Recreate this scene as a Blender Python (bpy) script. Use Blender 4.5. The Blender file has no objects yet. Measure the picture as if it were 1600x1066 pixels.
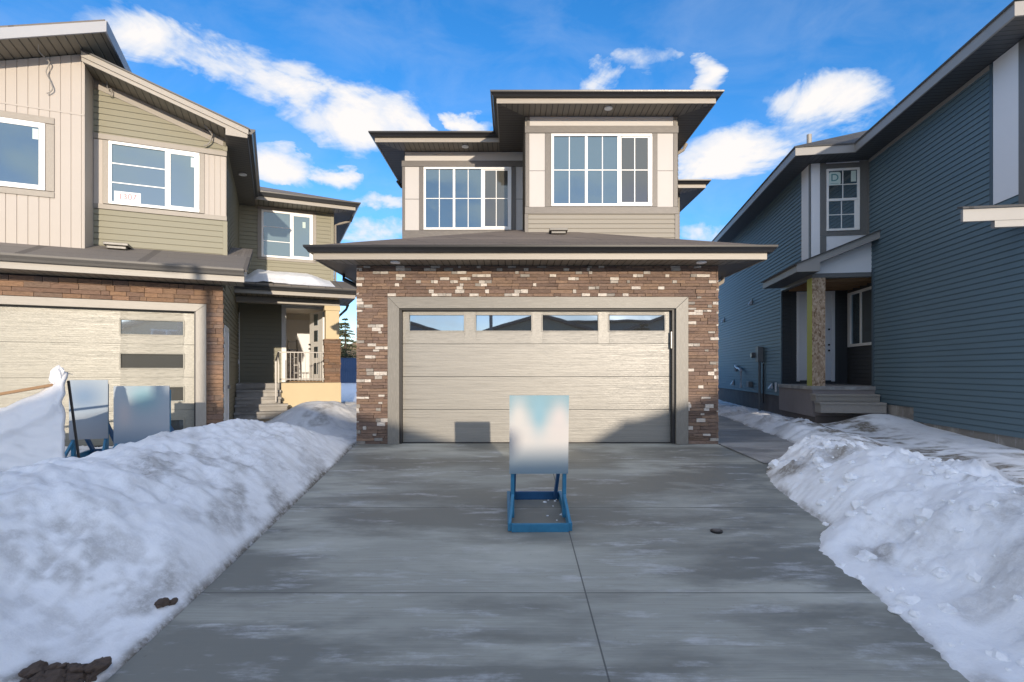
import bpy, math, random
import numpy as np
from mathutils import Vector, Matrix
random.seed(7)
C = bpy.context.scene.collection
R = math.radians

# ------------------------------------------------------------------ mesh builder
def V(*a): return Vector(a)
class Fr:
    """a wall plane: o + s*sd + z*Z + d*n"""
    def __init__(self, o, sd, n): self.o, self.sd, self.n = Vector(o), Vector(sd), Vector(n)
    def p(self, s, z, d=0.0): return self.o + self.sd*s + V(0, 0, z) + self.n*d
def FF(y): return Fr((0, y, 0), (1, 0, 0), (0, -1, 0))
def FX(x, sg): return Fr((x, 0, 0), (0, 1, 0), (sg, 0, 0))

def clip(poly, ax, lim, keep_ge):
    out = []
    n = len(poly)
    for i in range(n):
        a, b = poly[i], poly[(i+1) % n]
        ia = (a[ax] >= lim-1e-9) if keep_ge else (a[ax] <= lim+1e-9)
        ib = (b[ax] >= lim-1e-9) if keep_ge else (b[ax] <= lim+1e-9)
        if ia: out.append(a)
        if ia != ib:
            t = (lim-a[ax])/(b[ax]-a[ax])
            out.append((a[0]+(b[0]-a[0])*t, a[1]+(b[1]-a[1])*t))
    return out

class MB:
    def __init__(self): self.v, self.f, self.m, self.c, self.col, self.mi = [], [], [], [], (1, 1, 1), 0
    def face(self, pts, hint=None):
        pts = [Vector(p) for p in pts]
        if len(pts) < 3: return
        if hint is not None:
            n = Vector((0, 0, 0))
            for i in range(len(pts)): n += pts[i].cross(pts[(i+1) % len(pts)])
            if n.dot(Vector(hint)) < 0: pts.reverse()
        b = len(self.v); self.v += pts
        self.f.append(list(range(b, b+len(pts)))); self.m.append(self.mi); self.c.append(self.col)
    def hexa(self, P):
        c = sum(P, Vector((0, 0, 0)))/8
        for q in ((0, 1, 2, 3), (4, 5, 6, 7), (0, 1, 5, 4), (1, 2, 6, 5), (2, 3, 7, 6), (3, 0, 4, 7)):
            pts = [P[i] for i in q]; fc = sum(pts, Vector((0, 0, 0)))/4
            self.face(pts, fc-c)
    def box(self, x0, x1, y0, y1, z0, z1):
        self.hexa([V(x0,y0,z0),V(x1,y0,z0),V(x1,y1,z0),V(x0,y1,z0),V(x0,y0,z1),V(x1,y0,z1),V(x1,y1,z1),V(x0,y1,z1)]); return self
    def fbox(self, fr, s0, s1, z0, z1, d0, d1):
        self.hexa([fr.p(s0,z0,d0),fr.p(s1,z0,d0),fr.p(s1,z1,d0),fr.p(s0,z1,d0),fr.p(s0,z0,d1),fr.p(s1,z0,d1),fr.p(s1,z1,d1),fr.p(s0,z1,d1)]); return self
    def bar(self, a, b, w, h, up=(0, 0, 1)):
        a, b = Vector(a), Vector(b); d = (b-a).normalized(); s = d.cross(Vector(up))
        if s.length < 1e-4: s = d.cross(V(1, 0, 0))
        s.normalize(); u = s.cross(d).normalized(); s *= w/2; u *= h/2
        self.hexa([a-s-u, a+s-u, a+s+u, a-s+u, b-s-u, b+s-u, b+s+u, b-s+u]); return self
    def prism(self, fr, poly, d0, d1):
        c = sum((fr.p(s, z, (d0+d1)/2) for s, z in poly), Vector((0, 0, 0)))/len(poly)
        self.face([fr.p(s, z, d0) for s, z in poly], fr.n*(d0-d1)); self.face([fr.p(s, z, d1) for s, z in poly], fr.n*(d1-d0))
        for i in range(len(poly)):
            a, b = poly[i], poly[(i+1) % len(poly)]
            q = [fr.p(a[0], a[1], d0), fr.p(b[0], b[1], d0), fr.p(b[0], b[1], d1), fr.p(a[0], a[1], d1)]
            self.face(q, sum(q, Vector((0, 0, 0)))/4-c)
        return self
    def tube(self, pts, r, n=8, r2=None):
        pts = [Vector(p) for p in pts]; rings = []
        for i, p in enumerate(pts):
            d = (pts[min(i+1, len(pts)-1)]-pts[max(i-1, 0)]).normalized()
            s = d.cross(V(0, 0, 1))
            if s.length < 1e-3: s = V(1, 0, 0)
            s.normalize(); u = s.cross(d)
            rr = r if r2 is None else r+(r2-r)*i/(len(pts)-1)
            rings.append([p+(s*math.cos(2*math.pi*k/n)+u*math.sin(2*math.pi*k/n))*rr for k in range(n)])
        for i in range(len(pts)-1):
            c = (pts[i]+pts[i+1])/2
            for k in range(n):
                q = [rings[i][k], rings[i][(k+1) % n], rings[i+1][(k+1) % n], rings[i+1][k]]
                self.face(q, sum(q, Vector((0, 0, 0)))/4-c)
        self.face(rings[0], pts[0]-pts[1]); self.face(rings[-1], pts[-1]-pts[-2]); return self
    def siding(self, fr, poly, z0, exp=.1016, proj=.02):
        zt = max(p[1] for p in poly); k = 0; z = z0
        while z < zt:
            q = clip(clip(poly, 1, z, True), 1, z+exp-.019, False)
            q2 = clip(clip(poly, 1, z+exp-.019, True), 1, z+exp, False)
            if len(q2) >= 3: self.face([fr.p(s, zz, .0015) for s, zz in q2], fr.n)
            if len(q) >= 3:
                self.face([fr.p(s, zz, proj*(1-.6*(zz-z)/exp)) for s, zz in q], fr.n)
                lo = [s for s, zz in q if zz <= z+1e-4]
                if len(lo) >= 2 and max(lo)-min(lo) > 1e-3:
                    a, b = min(lo), max(lo)
                    self.face([fr.p(a, z, proj), fr.p(b, z, proj), fr.p(b, z, 0), fr.p(a, z, 0)], (0, 0, -1))
            z += exp
        return self
    def boards(self, fr, poly, s0, pitch=.15, gap=.014, proj=.014):
        st = max(p[0] for p in poly); s = s0
        self.face([fr.p(a, b, .001) for a, b in poly], fr.n)
        while s < st:
            q = clip(clip(poly, 0, s+gap, True), 0, s+pitch, False)
            if len(q) >= 3:
                self.prism(fr, q, .0, proj)
            s += pitch
        return self
    def sweep(self, path, prof, closed=False):
        P = [Vector((p[0], p[1], p[2] if len(p) > 2 else 0)) for p in path]; n = len(P); rings = []
        for i in range(n):
            d1 = (P[i]-P[i-1]) if i > 0 else (P[1]-P[0]); d2 = (P[i+1]-P[i]) if i < n-1 else (P[-1]-P[-2])
            d1.z = d2.z = 0; d1.normalize(); d2.normalize()
            n1 = V(d1.y, -d1.x, 0); n2 = V(d2.y, -d2.x, 0); m = (n1+n2); m /= m.dot(n1)
            rings.append([P[i]+m*o+V(0, 0, z) for o, z in prof])
        k = len(prof)
        for i in range(n-1):
            c = sum(rings[i]+rings[i+1], Vector((0, 0, 0)))/(2*k)
            for j in range(k):
                q = [rings[i][j], rings[i][(j+1) % k], rings[i+1][(j+1) % k], rings[i+1][j]]
                self.face(q, sum(q, Vector((0, 0, 0)))/4-c)
        self.face(rings[0], P[0]-P[1]); self.face(rings[-1], P[-1]-P[-2]); return self
    def build(self, name, mat, parent=None, bevel=0, smooth=False, loc=None):
        me = bpy.data.meshes.new(name)
        me.from_pydata([tuple(p) for p in self.v], [], self.f)
        mats = mat if isinstance(mat, (list, tuple)) else [mat]
        for mm in mats: me.materials.append(mm)
        me.polygons.foreach_set('material_index', self.m)
        uv = me.uv_layers.new(name='UV'); ca = me.color_attributes.new('Col', 'FLOAT_COLOR', 'CORNER')
        ud, cd = [], []
        for pi, p in enumerate(me.polygons):
            nn = p.normal
            if abs(nn.z) > .999: t, b = V(1, 0, 0), V(0, 1, 0)
            else: t = V(0, 0, 1).cross(nn).normalized(); b = nn.cross(t)
            for li in p.loop_indices:
                co = me.vertices[me.loops[li].vertex_index].co
                ud += [co.dot(t), co.dot(b)]; cd += [*self.c[pi], 1]
        uv.data.foreach_set('uv', ud); ca.data.foreach_set('color', cd)
        if smooth:
            me.polygons.foreach_set('use_smooth', [True]*len(me.polygons))
        o = bpy.data.objects.new(name, me); C.objects.link(o)
        if parent: o.parent = parent
        if loc: o.location = loc
        if bevel:
            w = o.modifiers.new('w', 'WELD'); w.merge_threshold = .0005
            b = o.modifiers.new('b', 'BEVEL'); b.width = bevel; b.segments = 2; b.limit_method = 'ANGLE'
        return o

def empty(name, loc, rz=0):
    o = bpy.data.objects.new(name, None); C.objects.link(o); o.location = loc; o.rotation_euler = (0, 0, rz)
    o.empty_display_size = .3; return o
def tag(o, label=None, cat=None, group=None, kind=None):
    if label: o['label'] = label
    if cat: o['category'] = cat
    if group: o['group'] = group
    if kind: o['kind'] = kind
    return o

# ------------------------------------------------------------------ materials
class NT:
    def __init__(self, name):
        self.mat = bpy.data.materials.new(name); self.mat.use_nodes = True
        self.t = self.mat.node_tree; self.t.nodes.clear()
        self.out = self.n('ShaderNodeOutputMaterial'); self.b = self.n('ShaderNodeBsdfPrincipled')
        self.l(self.b.outputs[0], self.out.inputs[0])
    def n(self, typ, **k):
        x = self.t.nodes.new(typ)
        for a, v in k.items(): setattr(x, a, v)
        return x
    def l(self, a, b): self.t.links.new(a, b)
    def coord(self, kind='Object', scale=(1, 1, 1), rot=(0, 0, 0)):
        if not hasattr(self, '_tc'): self._tc = self.n('ShaderNodeTexCoord')
        m = self.n('ShaderNodeMapping'); m.inputs['Scale'].default_value = scale; m.inputs['Rotation'].default_value = rot
        self.l(self._tc.outputs[kind], m.inputs[0]); return m.outputs[0]
    def noise(self, vec, scale=5, detail=5, rough=.55, dist=0):
        x = self.n('ShaderNodeTexNoise'); x.inputs['Scale'].default_value = scale; x.inputs['Detail'].default_value = detail
        x.inputs['Roughness'].default_value = rough; x.inputs['Distortion'].default_value = dist
        self.l(vec, x.inputs['Vector']); return x.outputs['Fac']
    def ramp(self, fac, stops):
        x = self.n('ShaderNodeValToRGB'); e = x.color_ramp.elements
        while len(e) < len(stops): e.new(.5)
        for i, (p, c) in enumerate(stops):
            e[i].position = p; e[i].color = (c, c, c, 1) if isinstance(c, (int, float)) else (*c, 1)
        self.l(fac, x.inputs[0]); return x.outputs[0]
    def mix(self, fac, a, b, mode='MIX'):
        x = self.n('ShaderNodeMix', data_type='RGBA', blend_type=mode)
        for s, v in ((x.inputs[0], fac), (x.inputs[6], a), (x.inputs[7], b)):
            if isinstance(v, (int, float)): s.default_value = v if s.type == 'VALUE' else (v, v, v, 1)
            elif isinstance(v, tuple): s.default_value = (*v, 1)
            else: self.l(v, s)
        return x.outputs[2]
    def math(self, op, a, b=None, c=None, clamp=False):
        x = self.n('ShaderNodeMath', operation=op, use_clamp=clamp)
        for i, v in enumerate((a, b, c)):
            if v is None: continue
            if isinstance(v, (int, float)): x.inputs[i].default_value = v
            else: self.l(v, x.inputs[i])
        return x.outputs[0]
    def bump(self, h, strength=.3, dist=.01, prev=None):
        x = self.n('ShaderNodeBump'); x.inputs['Strength'].default_value = strength; x.inputs['Distance'].default_value = dist
        self.l(h, x.inputs['Height'])
        if prev is not None: self.l(prev, x.inputs['Normal'])
        self.l(x.outputs[0], self.b.inputs['Normal']); return x.outputs[0]
    def col(self, v):
        if isinstance(v, tuple): self.b.inputs['Base Color'].default_value = (*v, 1)
        else: self.l(v, self.b.inputs['Base Color'])
    def rough(self, v):
        if isinstance(v, (int, float)): self.b.inputs['Roughness'].default_value = v
        else: self.l(v, self.b.inputs['Roughness'])

def mul(c, k): return tuple(x*k for x in c)
def paint(name, c, rough=.5, var=.08, bs=.1, scale=3, stretch=(1, 1, 1), metal=0):
    m = NT(name); v = m.coord('Object', stretch)
    f = m.noise(v, scale, 6, .6); m.col(m.mix(f, mul(c, 1-var), mul(c, 1+var)))
    g = m.noise(m.coord('Object'), 60, 4, .6); m.rough(m.math('MULTIPLY_ADD', g, .2, rough-.1)); m.b.inputs['Metallic'].default_value = metal
    if bs: m.bump(g, bs, .004)
    return m.mat
def siding_mat(name, c, rough=.55):
    m = NT(name); v = m.coord('UV', (1.2, 22, 1)); f = m.noise(v, 4, 6, .65)
    w = m.noise(m.coord('Object'), .7, 3, .5)
    base = m.mix(f, mul(c, .92), mul(c, 1.07)); m.col(m.mix(m.math('MULTIPLY', w, .5), base, mul(c, .88)))
    # butt joints between siding lengths
    m.rough(rough); m.bump(f, .18, .003); m.b.inputs['Specular IOR Level'].default_value = .35
    return m.mat
def wood_trim(name, c, c2, rough=.45):
    m = NT(name); v = m.coord('UV', (5, 5, 1)); f = m.noise(v, 4, 8, .7, .6)
    g = m.noise(m.coord('UV'), 1.3, 3, .5)
    a = m.ramp(f, [(.35, mul(c, .8)), (.5, c), (.68, c2)])
    m.col(m.mix(g, mul(c, .9), a, 'MIX')); m.rough(rough)
    h = m.noise(m.coord('UV', (12, 60, 1)), 3, 5, .6); m.bump(h, .35, .003); return m.mat
def door_mat(name, c, rough=.31):
    m = NT(name)
    v = m.coord('UV', (1.3, 8, 1)); f = m.noise(v, 2.4, 10, .68, 1.6)
    fine = m.noise(m.coord('UV', (60, 110, 1)), 3, 3, .6)
    g = m.ramp(f, [(.28, mul(c, .55)), (.40, mul(c, .86)), (.55, mul(c, 1.04)), (.75, mul(c, 1.2))])
    m.col(m.mix(m.math('MULTIPLY', fine, .35), g, mul(c, .75)))
    m.rough(m.math('MULTIPLY_ADD', fine, .22, rough-.08))
    b = m.bump(f, .5, .008); m.bump(fine, .4, .002, b)
    m.b.inputs['Specular IOR Level'].default_value = .7
    return m.mat
def stone_mat(name):
    m = NT(name); a = m.n('ShaderNodeAttribute', attribute_name='Col'); v = m.coord('Object', (1, 1, 3))
    f = m.noise(v, 14, 8, .7, .5); h = m.noise(m.coord('Object', (1, 1, 2.2)), 26, 6, .65)
    c = m.mix(m.ramp(f, [(.3, .62), (.5, 1.0), (.75, 1.35)]), a.outputs['Color'], 1.0, 'MULTIPLY')
    x = c.node; x.inputs[0].default_value = 1
    m.t.links.remove(x.inputs[0].links[0]); m.l(a.outputs['Color'], x.inputs[6]); m.l(m.ramp(f, [(.3, .62), (.5, 1.0), (.75, 1.3)]), x.inputs[7])
    m.col(x.outputs[2]); m.rough(.85); b = m.bump(h, .9, .012); m.bump(f, .6, .01, b); return m.mat
def shingle_mat(name, c):
    m = NT(name); v = m.coord('UV')
    br = m.n('ShaderNodeTexBrick'); m.l(v, br.inputs['Vector']); br.inputs['Scale'].default_value = 1
    br.inputs['Brick Width'].default_value = .32; br.inputs['Row Height'].default_value = .14; br.inputs['Mortar Size'].default_value = .006
    br.inputs['Color1'].default_value = (*mul(c, .75), 1); br.inputs['Color2'].default_value = (*mul(c, 1.25), 1); br.inputs['Mortar'].default_value = (*mul(c, .35), 1)
    g = m.noise(m.coord('Object'), 180, 3, .7)
    m.col(m.mix(m.math('MULTIPLY', g, .6), br.outputs['Color'], mul(c, 1.5))); m.rough(.95)
    b = m.bump(br.outputs['Fac'], -.5, .01); m.bump(g, .5, .004, b); return m.mat
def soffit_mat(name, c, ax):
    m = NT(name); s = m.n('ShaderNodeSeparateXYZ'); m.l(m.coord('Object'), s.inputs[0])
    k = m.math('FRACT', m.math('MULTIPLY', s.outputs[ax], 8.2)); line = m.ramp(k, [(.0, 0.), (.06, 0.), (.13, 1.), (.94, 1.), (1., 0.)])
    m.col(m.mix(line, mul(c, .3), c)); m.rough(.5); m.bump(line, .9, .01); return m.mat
def glass_mat(name, tint=(.10, .14, .17), refl=.55, rough=.015):
    m = NT(name); m.col(tint); m.rough(.6); m.b.inputs['Specular IOR Level'].default_value = .05
    g = m.n('ShaderNodeBsdfGlossy'); g.inputs['Roughness'].default_value = rough; g.inputs['Color'].default_value = (.62, .82, 1, 1)
    h = m.noise(m.coord('Object', (1, 1, .6)), 1.3, 2, .5); bp = m.n('ShaderNodeBump'); bp.inputs['Strength'].default_value = .06; bp.inputs['Distance'].default_value = .02
    m.l(h, bp.inputs['Height']); m.l(bp.outputs[0], g.inputs['Normal'])
    x = m.n('ShaderNodeMixShader'); x.inputs[0].default_value = refl
    m.l(m.b.outputs[0], x.inputs[1]); m.l(g.outputs[0], x.inputs[2]); m.l(x.outputs[0], m.out.inputs[0]); return m.mat
def snow_mat(name, dirt=(.20, .17, .13), amt=.5, ice=False, seed=0.):
    m = NT(name); v = m.coord('Object')
    big = m.noise(v, .9, 5, .6, .4); mid = m.noise(m.coord('Object', (1.6, .9, 1)), 3.2, 8, .72, .3); fine = m.noise(v, 42, 8, .8); grit = m.noise(v, 14, 8, .75)
    d = m.math('MULTIPLY', m.ramp(big, [(.5, 0.), (.66, 1.)]), m.ramp(mid, [(.44, 0.), (.62, 1.)]))
    d = m.math('MULTIPLY', d, m.ramp(grit, [(.35, .35), (.6, 1.)]))
    d = m.math('MULTIPLY', d, amt)
    a = m.n('ShaderNodeAttribute', attribute_name='Dirt')
    dd = m.math('MULTIPLY', a.outputs['Fac'], m.ramp(grit, [(.35, .45), (.55, 1.)]))
    d = m.math('ADD', d, dd, clamp=True)
    white = m.mix(fine, (.88, .89, .90), (.95, .955, .96))
    spk = m.ramp(m.noise(v, 95, 3, .8), [(.69, 0.), (.74, .55)])
    d = m.math('ADD', d, m.math('MULTIPLY', spk, m.ramp(big, [(.42, 0.), (.6, .6)])), clamp=True)
    m.col(m.mix(d, white, dirt)); m.rough(.75)
    lump = m.noise(v, 9, 6, .6)
    b = m.bump(lump, .3, .03); b = m.bump(grit, .5, .015, b); m.bump(fine, .6, .006, b)
    m.b.inputs['Subsurface Weight'].default_value = 0.0
    return m.mat
def concrete_mat(name, c=(.36, .355, .335), joints=None, wet=True):
    m = NT(name); v = m.coord('Object')
    brush = m.noise(m.coord('Object', (.7, 26, 1)), 4, 6, .6); brush2 = m.noise(m.coord('Object', (.5, 90, 1)), 3, 3, .6)
    big = m.noise(m.coord('Object', (.32, 1.0, 1)), 1.1, 7, .6, .15); streak = m.noise(m.coord('Object', (.8, 3.2, 1)), 1.7, 9, .66, .0)
    spot = m.noise(v, 22, 4, .6)
    base = m.mix(brush, mul(c, .80), mul(c, 1.12)); base = m.mix(m.ramp(brush2, [(.35, .4), (.52, 0.)]), base, mul(c, .45))
    wetm = m.ramp(big, [(.42, 0.), (.54, 1.)])
    base = m.mix(m.math('MULTIPLY', wetm, .85), base, mul(c, .46))
    salt = m.math('MULTIPLY', m.math('MULTIPLY', m.ramp(streak, [(.54, 0.), (.64, 1.)]), m.ramp(m.noise(m.coord('Object', (.8, 1.3, 1)), 5, 8, .75), [(.38, .1), (.58, 1.)])), m.ramp(brush2, [(.35, .35), (.6, 1.)]))
    base = m.mix(m.math('MULTIPLY', salt, .6), base, (.66, .67, .68)); dry = m.ramp(m.noise(m.coord('Object', (.35, .8, 1)), .9, 7, .6, .3), [(.5, 0.), (.6, .6)]); base = m.mix(m.math('MULTIPLY', dry, m.math('SUBTRACT', 1, wetm)), base, mul(c, 1.3))
    stain = m.ramp(spot, [(.66, 0.), (.75, .3)])
    base = m.mix(stain, base, (.12, .10, .08))
    h = brush2
    if joints:
        s = m.n('ShaderNodeSeparateXYZ'); m.l(v, s.inputs[0]); acc = None
        for ax, pos in joints:
            dist = m.math('ABSOLUTE', m.math('SUBTRACT', s.outputs[ax], pos)); ln = m.math('LESS_THAN', dist, .006)
            acc = ln if acc is None else m.math('MAXIMUM', acc, ln)
        base = m.mix(m.math('MULTIPLY', acc, .75), base, (.05, .05, .05))
    m.col(base); m.rough(m.math('SUBTRACT', .82, m.math('MULTIPLY', wetm, .28)))
    b = m.bump(h, .35, .004); m.bump(spot, .1, .004, b); return m.mat

M = {}
def mk():
    M['m_siding'] = siding_mat('m_siding', (.29, .265, .22)); M['m_trim'] = wood_trim('m_trim', (.13, .115, .10), (.25, .23, .20))
    M['m_fascia'] = wood_trim('m_fascia', (.33, .29, .235), (.45, .40, .34)); M['black'] = paint('black', (.018, .017, .017), .35, .1, 0)
    M['m_white'] = paint('m_white', (.50, .475, .445), .6, .03, .05); M['stone'] = stone_mat('stone')
    M['m_door'] = door_mat('m_door', (.25, .235, .20)); M['m_dtrim'] = wood_trim('m_dtrim', (.20, .185, .155), (.34, .315, .27))
    M['dark'] = paint('dark', (.03, .028, .026), .5, .1, 0); M['winwhite'] = paint('winwhite', (.82, .81, .78), .4, .02, 0)
    M['shingle'] = shingle_mat('shingle', (.14, .112, .09)); M['m_soff'] = [soffit_mat('m_soff_y_lit', (.19, .165, .13), 0), soffit_mat('m_soff_x', (.10, .085, .07), 1)]  # front soffit colour raised to stand for bounced sunlight, side copy left darker
    M['glass'] = glass_mat('glass', (.065, .11, .145), .13); M['glass_d'] = glass_mat('glass_d', (.03, .03, .03), .4); M['glass_c'] = glass_mat('glass_c', (.07, .068, .058), .09, .05)
    M['glass_f'] = glass_mat('glass_f', (.12, .17, .19), .12, .03)
    M['l_siding'] = siding_mat('l_siding', (.265, .25, .18)); M['l_cream'] = paint('l_cream', (.44, .395, .345), .6, .04, .06); M['l_trim'] = wood_trim('l_trim', (.27, .24, .20), (.38, .34, .29))
    M['l_fascia'] = wood_trim('l_fascia', (.33, .30, .255), (.45, .415, .355)); M['l_door'] = door_mat('l_door', (.27, .255, .20)); M['l_soff'] = [soffit_mat('l_soff_y_lit', (.20, .175, .13), 0), soffit_mat('l_soff_x', (.10, .09, .075), 1)]  # same soffit twice: front copy painted paler as if lit from below
    M['l_post'] = paint('l_post', (.66, .54, .34), .8, .06, .2); M['stucco'] = paint('stucco', (.64, .53, .34), .9, .08, .4)
    M['shingle_l'] = shingle_mat('shingle_l', (.17, .15, .13)); M['gutter_l'] = paint('gutter_l', (.13, .12, .105), .4, .1, 0)
    M['gutter_k'] = paint('gutter_k', (.045, .045, .045), .35, .1, 0)
    M['r_siding'] = siding_mat('r_siding', (.11, .17, .205)); M['r_corner'] = paint('r_corner', (.06, .095, .12), .5, .05, 0)
    M['r_trim'] = wood_trim('r_trim', (.15, .15, .145), (.20, .20, .19)); M['r_fascia'] = paint('r_fascia', (.27, .26, .245), .5, .05, .05); M['r_white'] = paint('r_white', (.74, .75, .77), .6, .03, .05)
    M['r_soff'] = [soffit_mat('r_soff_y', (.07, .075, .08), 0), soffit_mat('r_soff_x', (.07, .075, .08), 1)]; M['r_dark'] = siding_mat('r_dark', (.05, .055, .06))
    M['r_front'] = siding_mat('r_front', (.62, .55, .42)); M['shingle_r'] = shingle_mat('shingle_r', (.07, .07, .07))
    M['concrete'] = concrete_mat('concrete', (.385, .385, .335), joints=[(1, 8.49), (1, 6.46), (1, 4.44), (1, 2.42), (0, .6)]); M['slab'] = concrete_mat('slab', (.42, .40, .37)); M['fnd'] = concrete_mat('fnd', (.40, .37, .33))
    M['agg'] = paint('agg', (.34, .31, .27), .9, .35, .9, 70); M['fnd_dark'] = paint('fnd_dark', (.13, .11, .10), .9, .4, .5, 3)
    M['osb'] = osb(); M['yellow'] = paint('yellow', (.42, .42, .05), .6, .08, 0); M['blue'] = paint('blue', (.03, .18, .31), .5, .35, .2, 8); M['blue_d'] = paint('blue_d', (.012, .085, .21), .5, .3, .2, 8)
    M['tarp'] = paint('tarp', (.76, .75, .74), .7, .05, .5, 2); M['snow'] = snow_mat('snow', amt=.35); M['snow_l'] = snow_mat('snow_l', (.19, .17, .14), amt=.6); M['snow_c'] = snow_mat('snow_c', amt=.1)
    M['ground'] = snow_mat('snow_g', amt=.2); M['clod'] = paint('clod', (.085, .06, .045), .95, .55, 1., 14); M['metal'] = paint('metal', (.22, .21, .20), .4, .1, 0, metal=.6)
    M['white'] = paint('white', (.8, .8, .8), .5, .03, 0); M['grey'] = paint('grey', (.16, .165, .165), .5, .1, .1); M['pvc'] = paint('pvc', (.55, .54, .56), .4, .03, 0)
    M['cable'] = paint('cable', (.30, .28, .25), .6, .2, 0); M['wood'] = wood_trim('wood', (.30, .18, .09), (.42, .27, .14), .7); M['fence'] = siding_mat('fence', (.035, .075, .16))
    M['tan'] = shingle_mat('tan', (.40, .27, .15)); M['bark'] = paint('bark', (.09, .065, .045), .9, .3, .8, 20); M['road'] = concrete_mat('road', (.10, .10, .10))
def osb():
    m = NT('osb'); v = m.coord('Object', (1, 1, .6)); x = m.n('ShaderNodeTexVoronoi'); x.inputs['Scale'].default_value = 34; x.inputs['Randomness'].default_value = 1
    n = m.n('ShaderNodeTexNoise'); n.inputs['Scale'].default_value = 9; m.l(v, n.inputs['Vector'])
    w = m.mix(.05, v, n.outputs['Color']); m.l(w, x.inputs['Vector'])
    s = m.n('ShaderNodeSeparateColor'); m.l(x.outputs['Color'], s.inputs[0])
    m.col(m.ramp(s.outputs[0], [(0., (.22, .13, .07)), (.3, (.40, .27, .17)), (.7, (.50, .36, .24)), (1., (.60, .46, .33))])); m.rough(.8); m.bump(s.outputs[0], .2, .004); return m.mat
mk()

# ------------------------------------------------------------------ shared building parts
def soffit_polys(name, mats, parent, polys, z, th=.012):
    """polys: (material index, xy polygon); a thin flat sheet seen from below"""
    mb = MB()
    for mi, poly in polys:
        mb.mi = mi; mb.face([V(x, y, z) for x, y in poly], (0, 0, -1)); mb.face([V(x, y, z+th) for x, y in poly], (0, 0, 1))
    return mb.build(name, mats, parent)
GUT = [(.0, .0), (.065, .0), (.085, .035), (.125, .075), (.13, .11), (.0, .11)]
def eave(parent, path, z, fh, fmat, gmat, roof=None):
    mb = MB(); mb.sweep([(a, b, z-.012) for a, b in path], [(-.02, 0), (.004, 0), (.004, fh), (-.02, fh)]); f = mb.build('fascia', fmat, parent, .003)
    g = MB(); g.sweep([(a, b, z+fh-.022) for a, b in path], [(o+.005, h) for o, h in GUT]); g.build('gutter', gmat, parent, .003)
    return f
def hip(mb, x0, x1, y0, y1, z, p, faces='FLRB'):
    w = min(x1-x0, y1-y0)/2; h = z+w*p
    if x1-x0 <= y1-y0: a, b = V((x0+x1)/2, y0+w, h), V((x0+x1)/2, y1-w, h)
    else: a, b = V(x0+w, (y0+y1)/2, h), V(x1-w, (y0+y1)/2, h)
    P = V(x0, y0, z), V(x1, y0, z), V(x1, y1, z), V(x0, y1, z)
    if x1-x0 <= y1-y0: S = {'F': [P[0], P[1], a], 'R': [P[1], P[2], b, a], 'B': [P[2], P[3], b], 'L': [P[3], P[0], a, b]}
    else: S = {'F': [P[0], P[1], b, a], 'R': [P[1], P[2], b], 'B': [P[2], P[3], a, b], 'L': [P[3], P[0], a]}
    for k in faces: mb.face(S[k], (0, 0, 1))
    t = .035
    E = {'F': (0, 1), 'R': (1, 2), 'B': (2, 3), 'L': (3, 0)}; c = (P[0]+P[2])/2
    for k in faces:
        i, j = E[k]; q = [P[i], P[j], P[j]-V(0, 0, t), P[i]-V(0, 0, t)]; mb.face(q, (P[i]+P[j])/2-c)
def window(parent, fr, s0, s1, z0, z1, lites, depth=.045, fw=.05, panes=None, bars=None, name='window', mat=None, slider=None):
    """lites: list of fractions; bars: per-lite (n vertical, n horizontal)"""
    mb = MB(); W = mat or M['winwhite']
    mb.fbox(fr, s0, s1, z0, z0+fw, 0, depth); mb.fbox(fr, s0, s1, z1-fw, z1, 0, depth)
    mb.fbox(fr, s0, s0+fw, z0+fw, z1-fw, 0, depth); mb.fbox(fr, s1-fw, s1, z0+fw, z1-fw, 0, depth)
    tot = sum(lites); x = s0+fw; L = s1-s0-2*fw; cells = []
    for i, l in enumerate(lites):
        a, b = x, x+L*l/tot
        if i: mb.fbox(fr, a-fw*.55, a+fw*.55, z0+fw, z1-fw, 0, depth-.004)
        cells.append((a+(fw*.55 if i else 0), b-(fw*.55 if i < len(lites)-1 else 0))); x = b
    if slider is not None:
        a, b = cells[slider]; q = .035
        mb.fbox(fr, a, a+q, z0+fw, z1-fw, 0, depth-.012); mb.fbox(fr, b-q, b, z0+fw, z1-fw, 0, depth-.012)
        mb.fbox(fr, a+q, b-q, z0+fw, z0+fw+q, 0, depth-.012); mb.fbox(fr, a+q, b-q, z1-fw-q, z1-fw, 0, depth-.012)
        cells[slider] = (a+q, b-q)
    w = mb.build(name, W, parent, .004)
    for i, (a, b) in enumerate(cells):
        pm = (panes[i] if panes else M['glass'])
        MB().fbox(fr, a-.01, b+.01, z0+fw-.01, z1-fw+.01, .002, .025).build('pane', pm, w)
        if bars:
            nv, nh = bars[i]; g = MB()
            for k in range(nv): c = a+(b-a)*(k+1)/(nv+1); g.fbox(fr, c-.009, c+.009, z0+fw, z1-fw, .0252, .033)
            for k in range(nh): c = z0+fw+(z1-z0-2*fw)*(k+1)/(nh+1); g.fbox(fr, a, b, c-.009, c+.009, .0252, .0345)
            if nv or nh: g.build('muntin', W, w)
    return w
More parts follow.
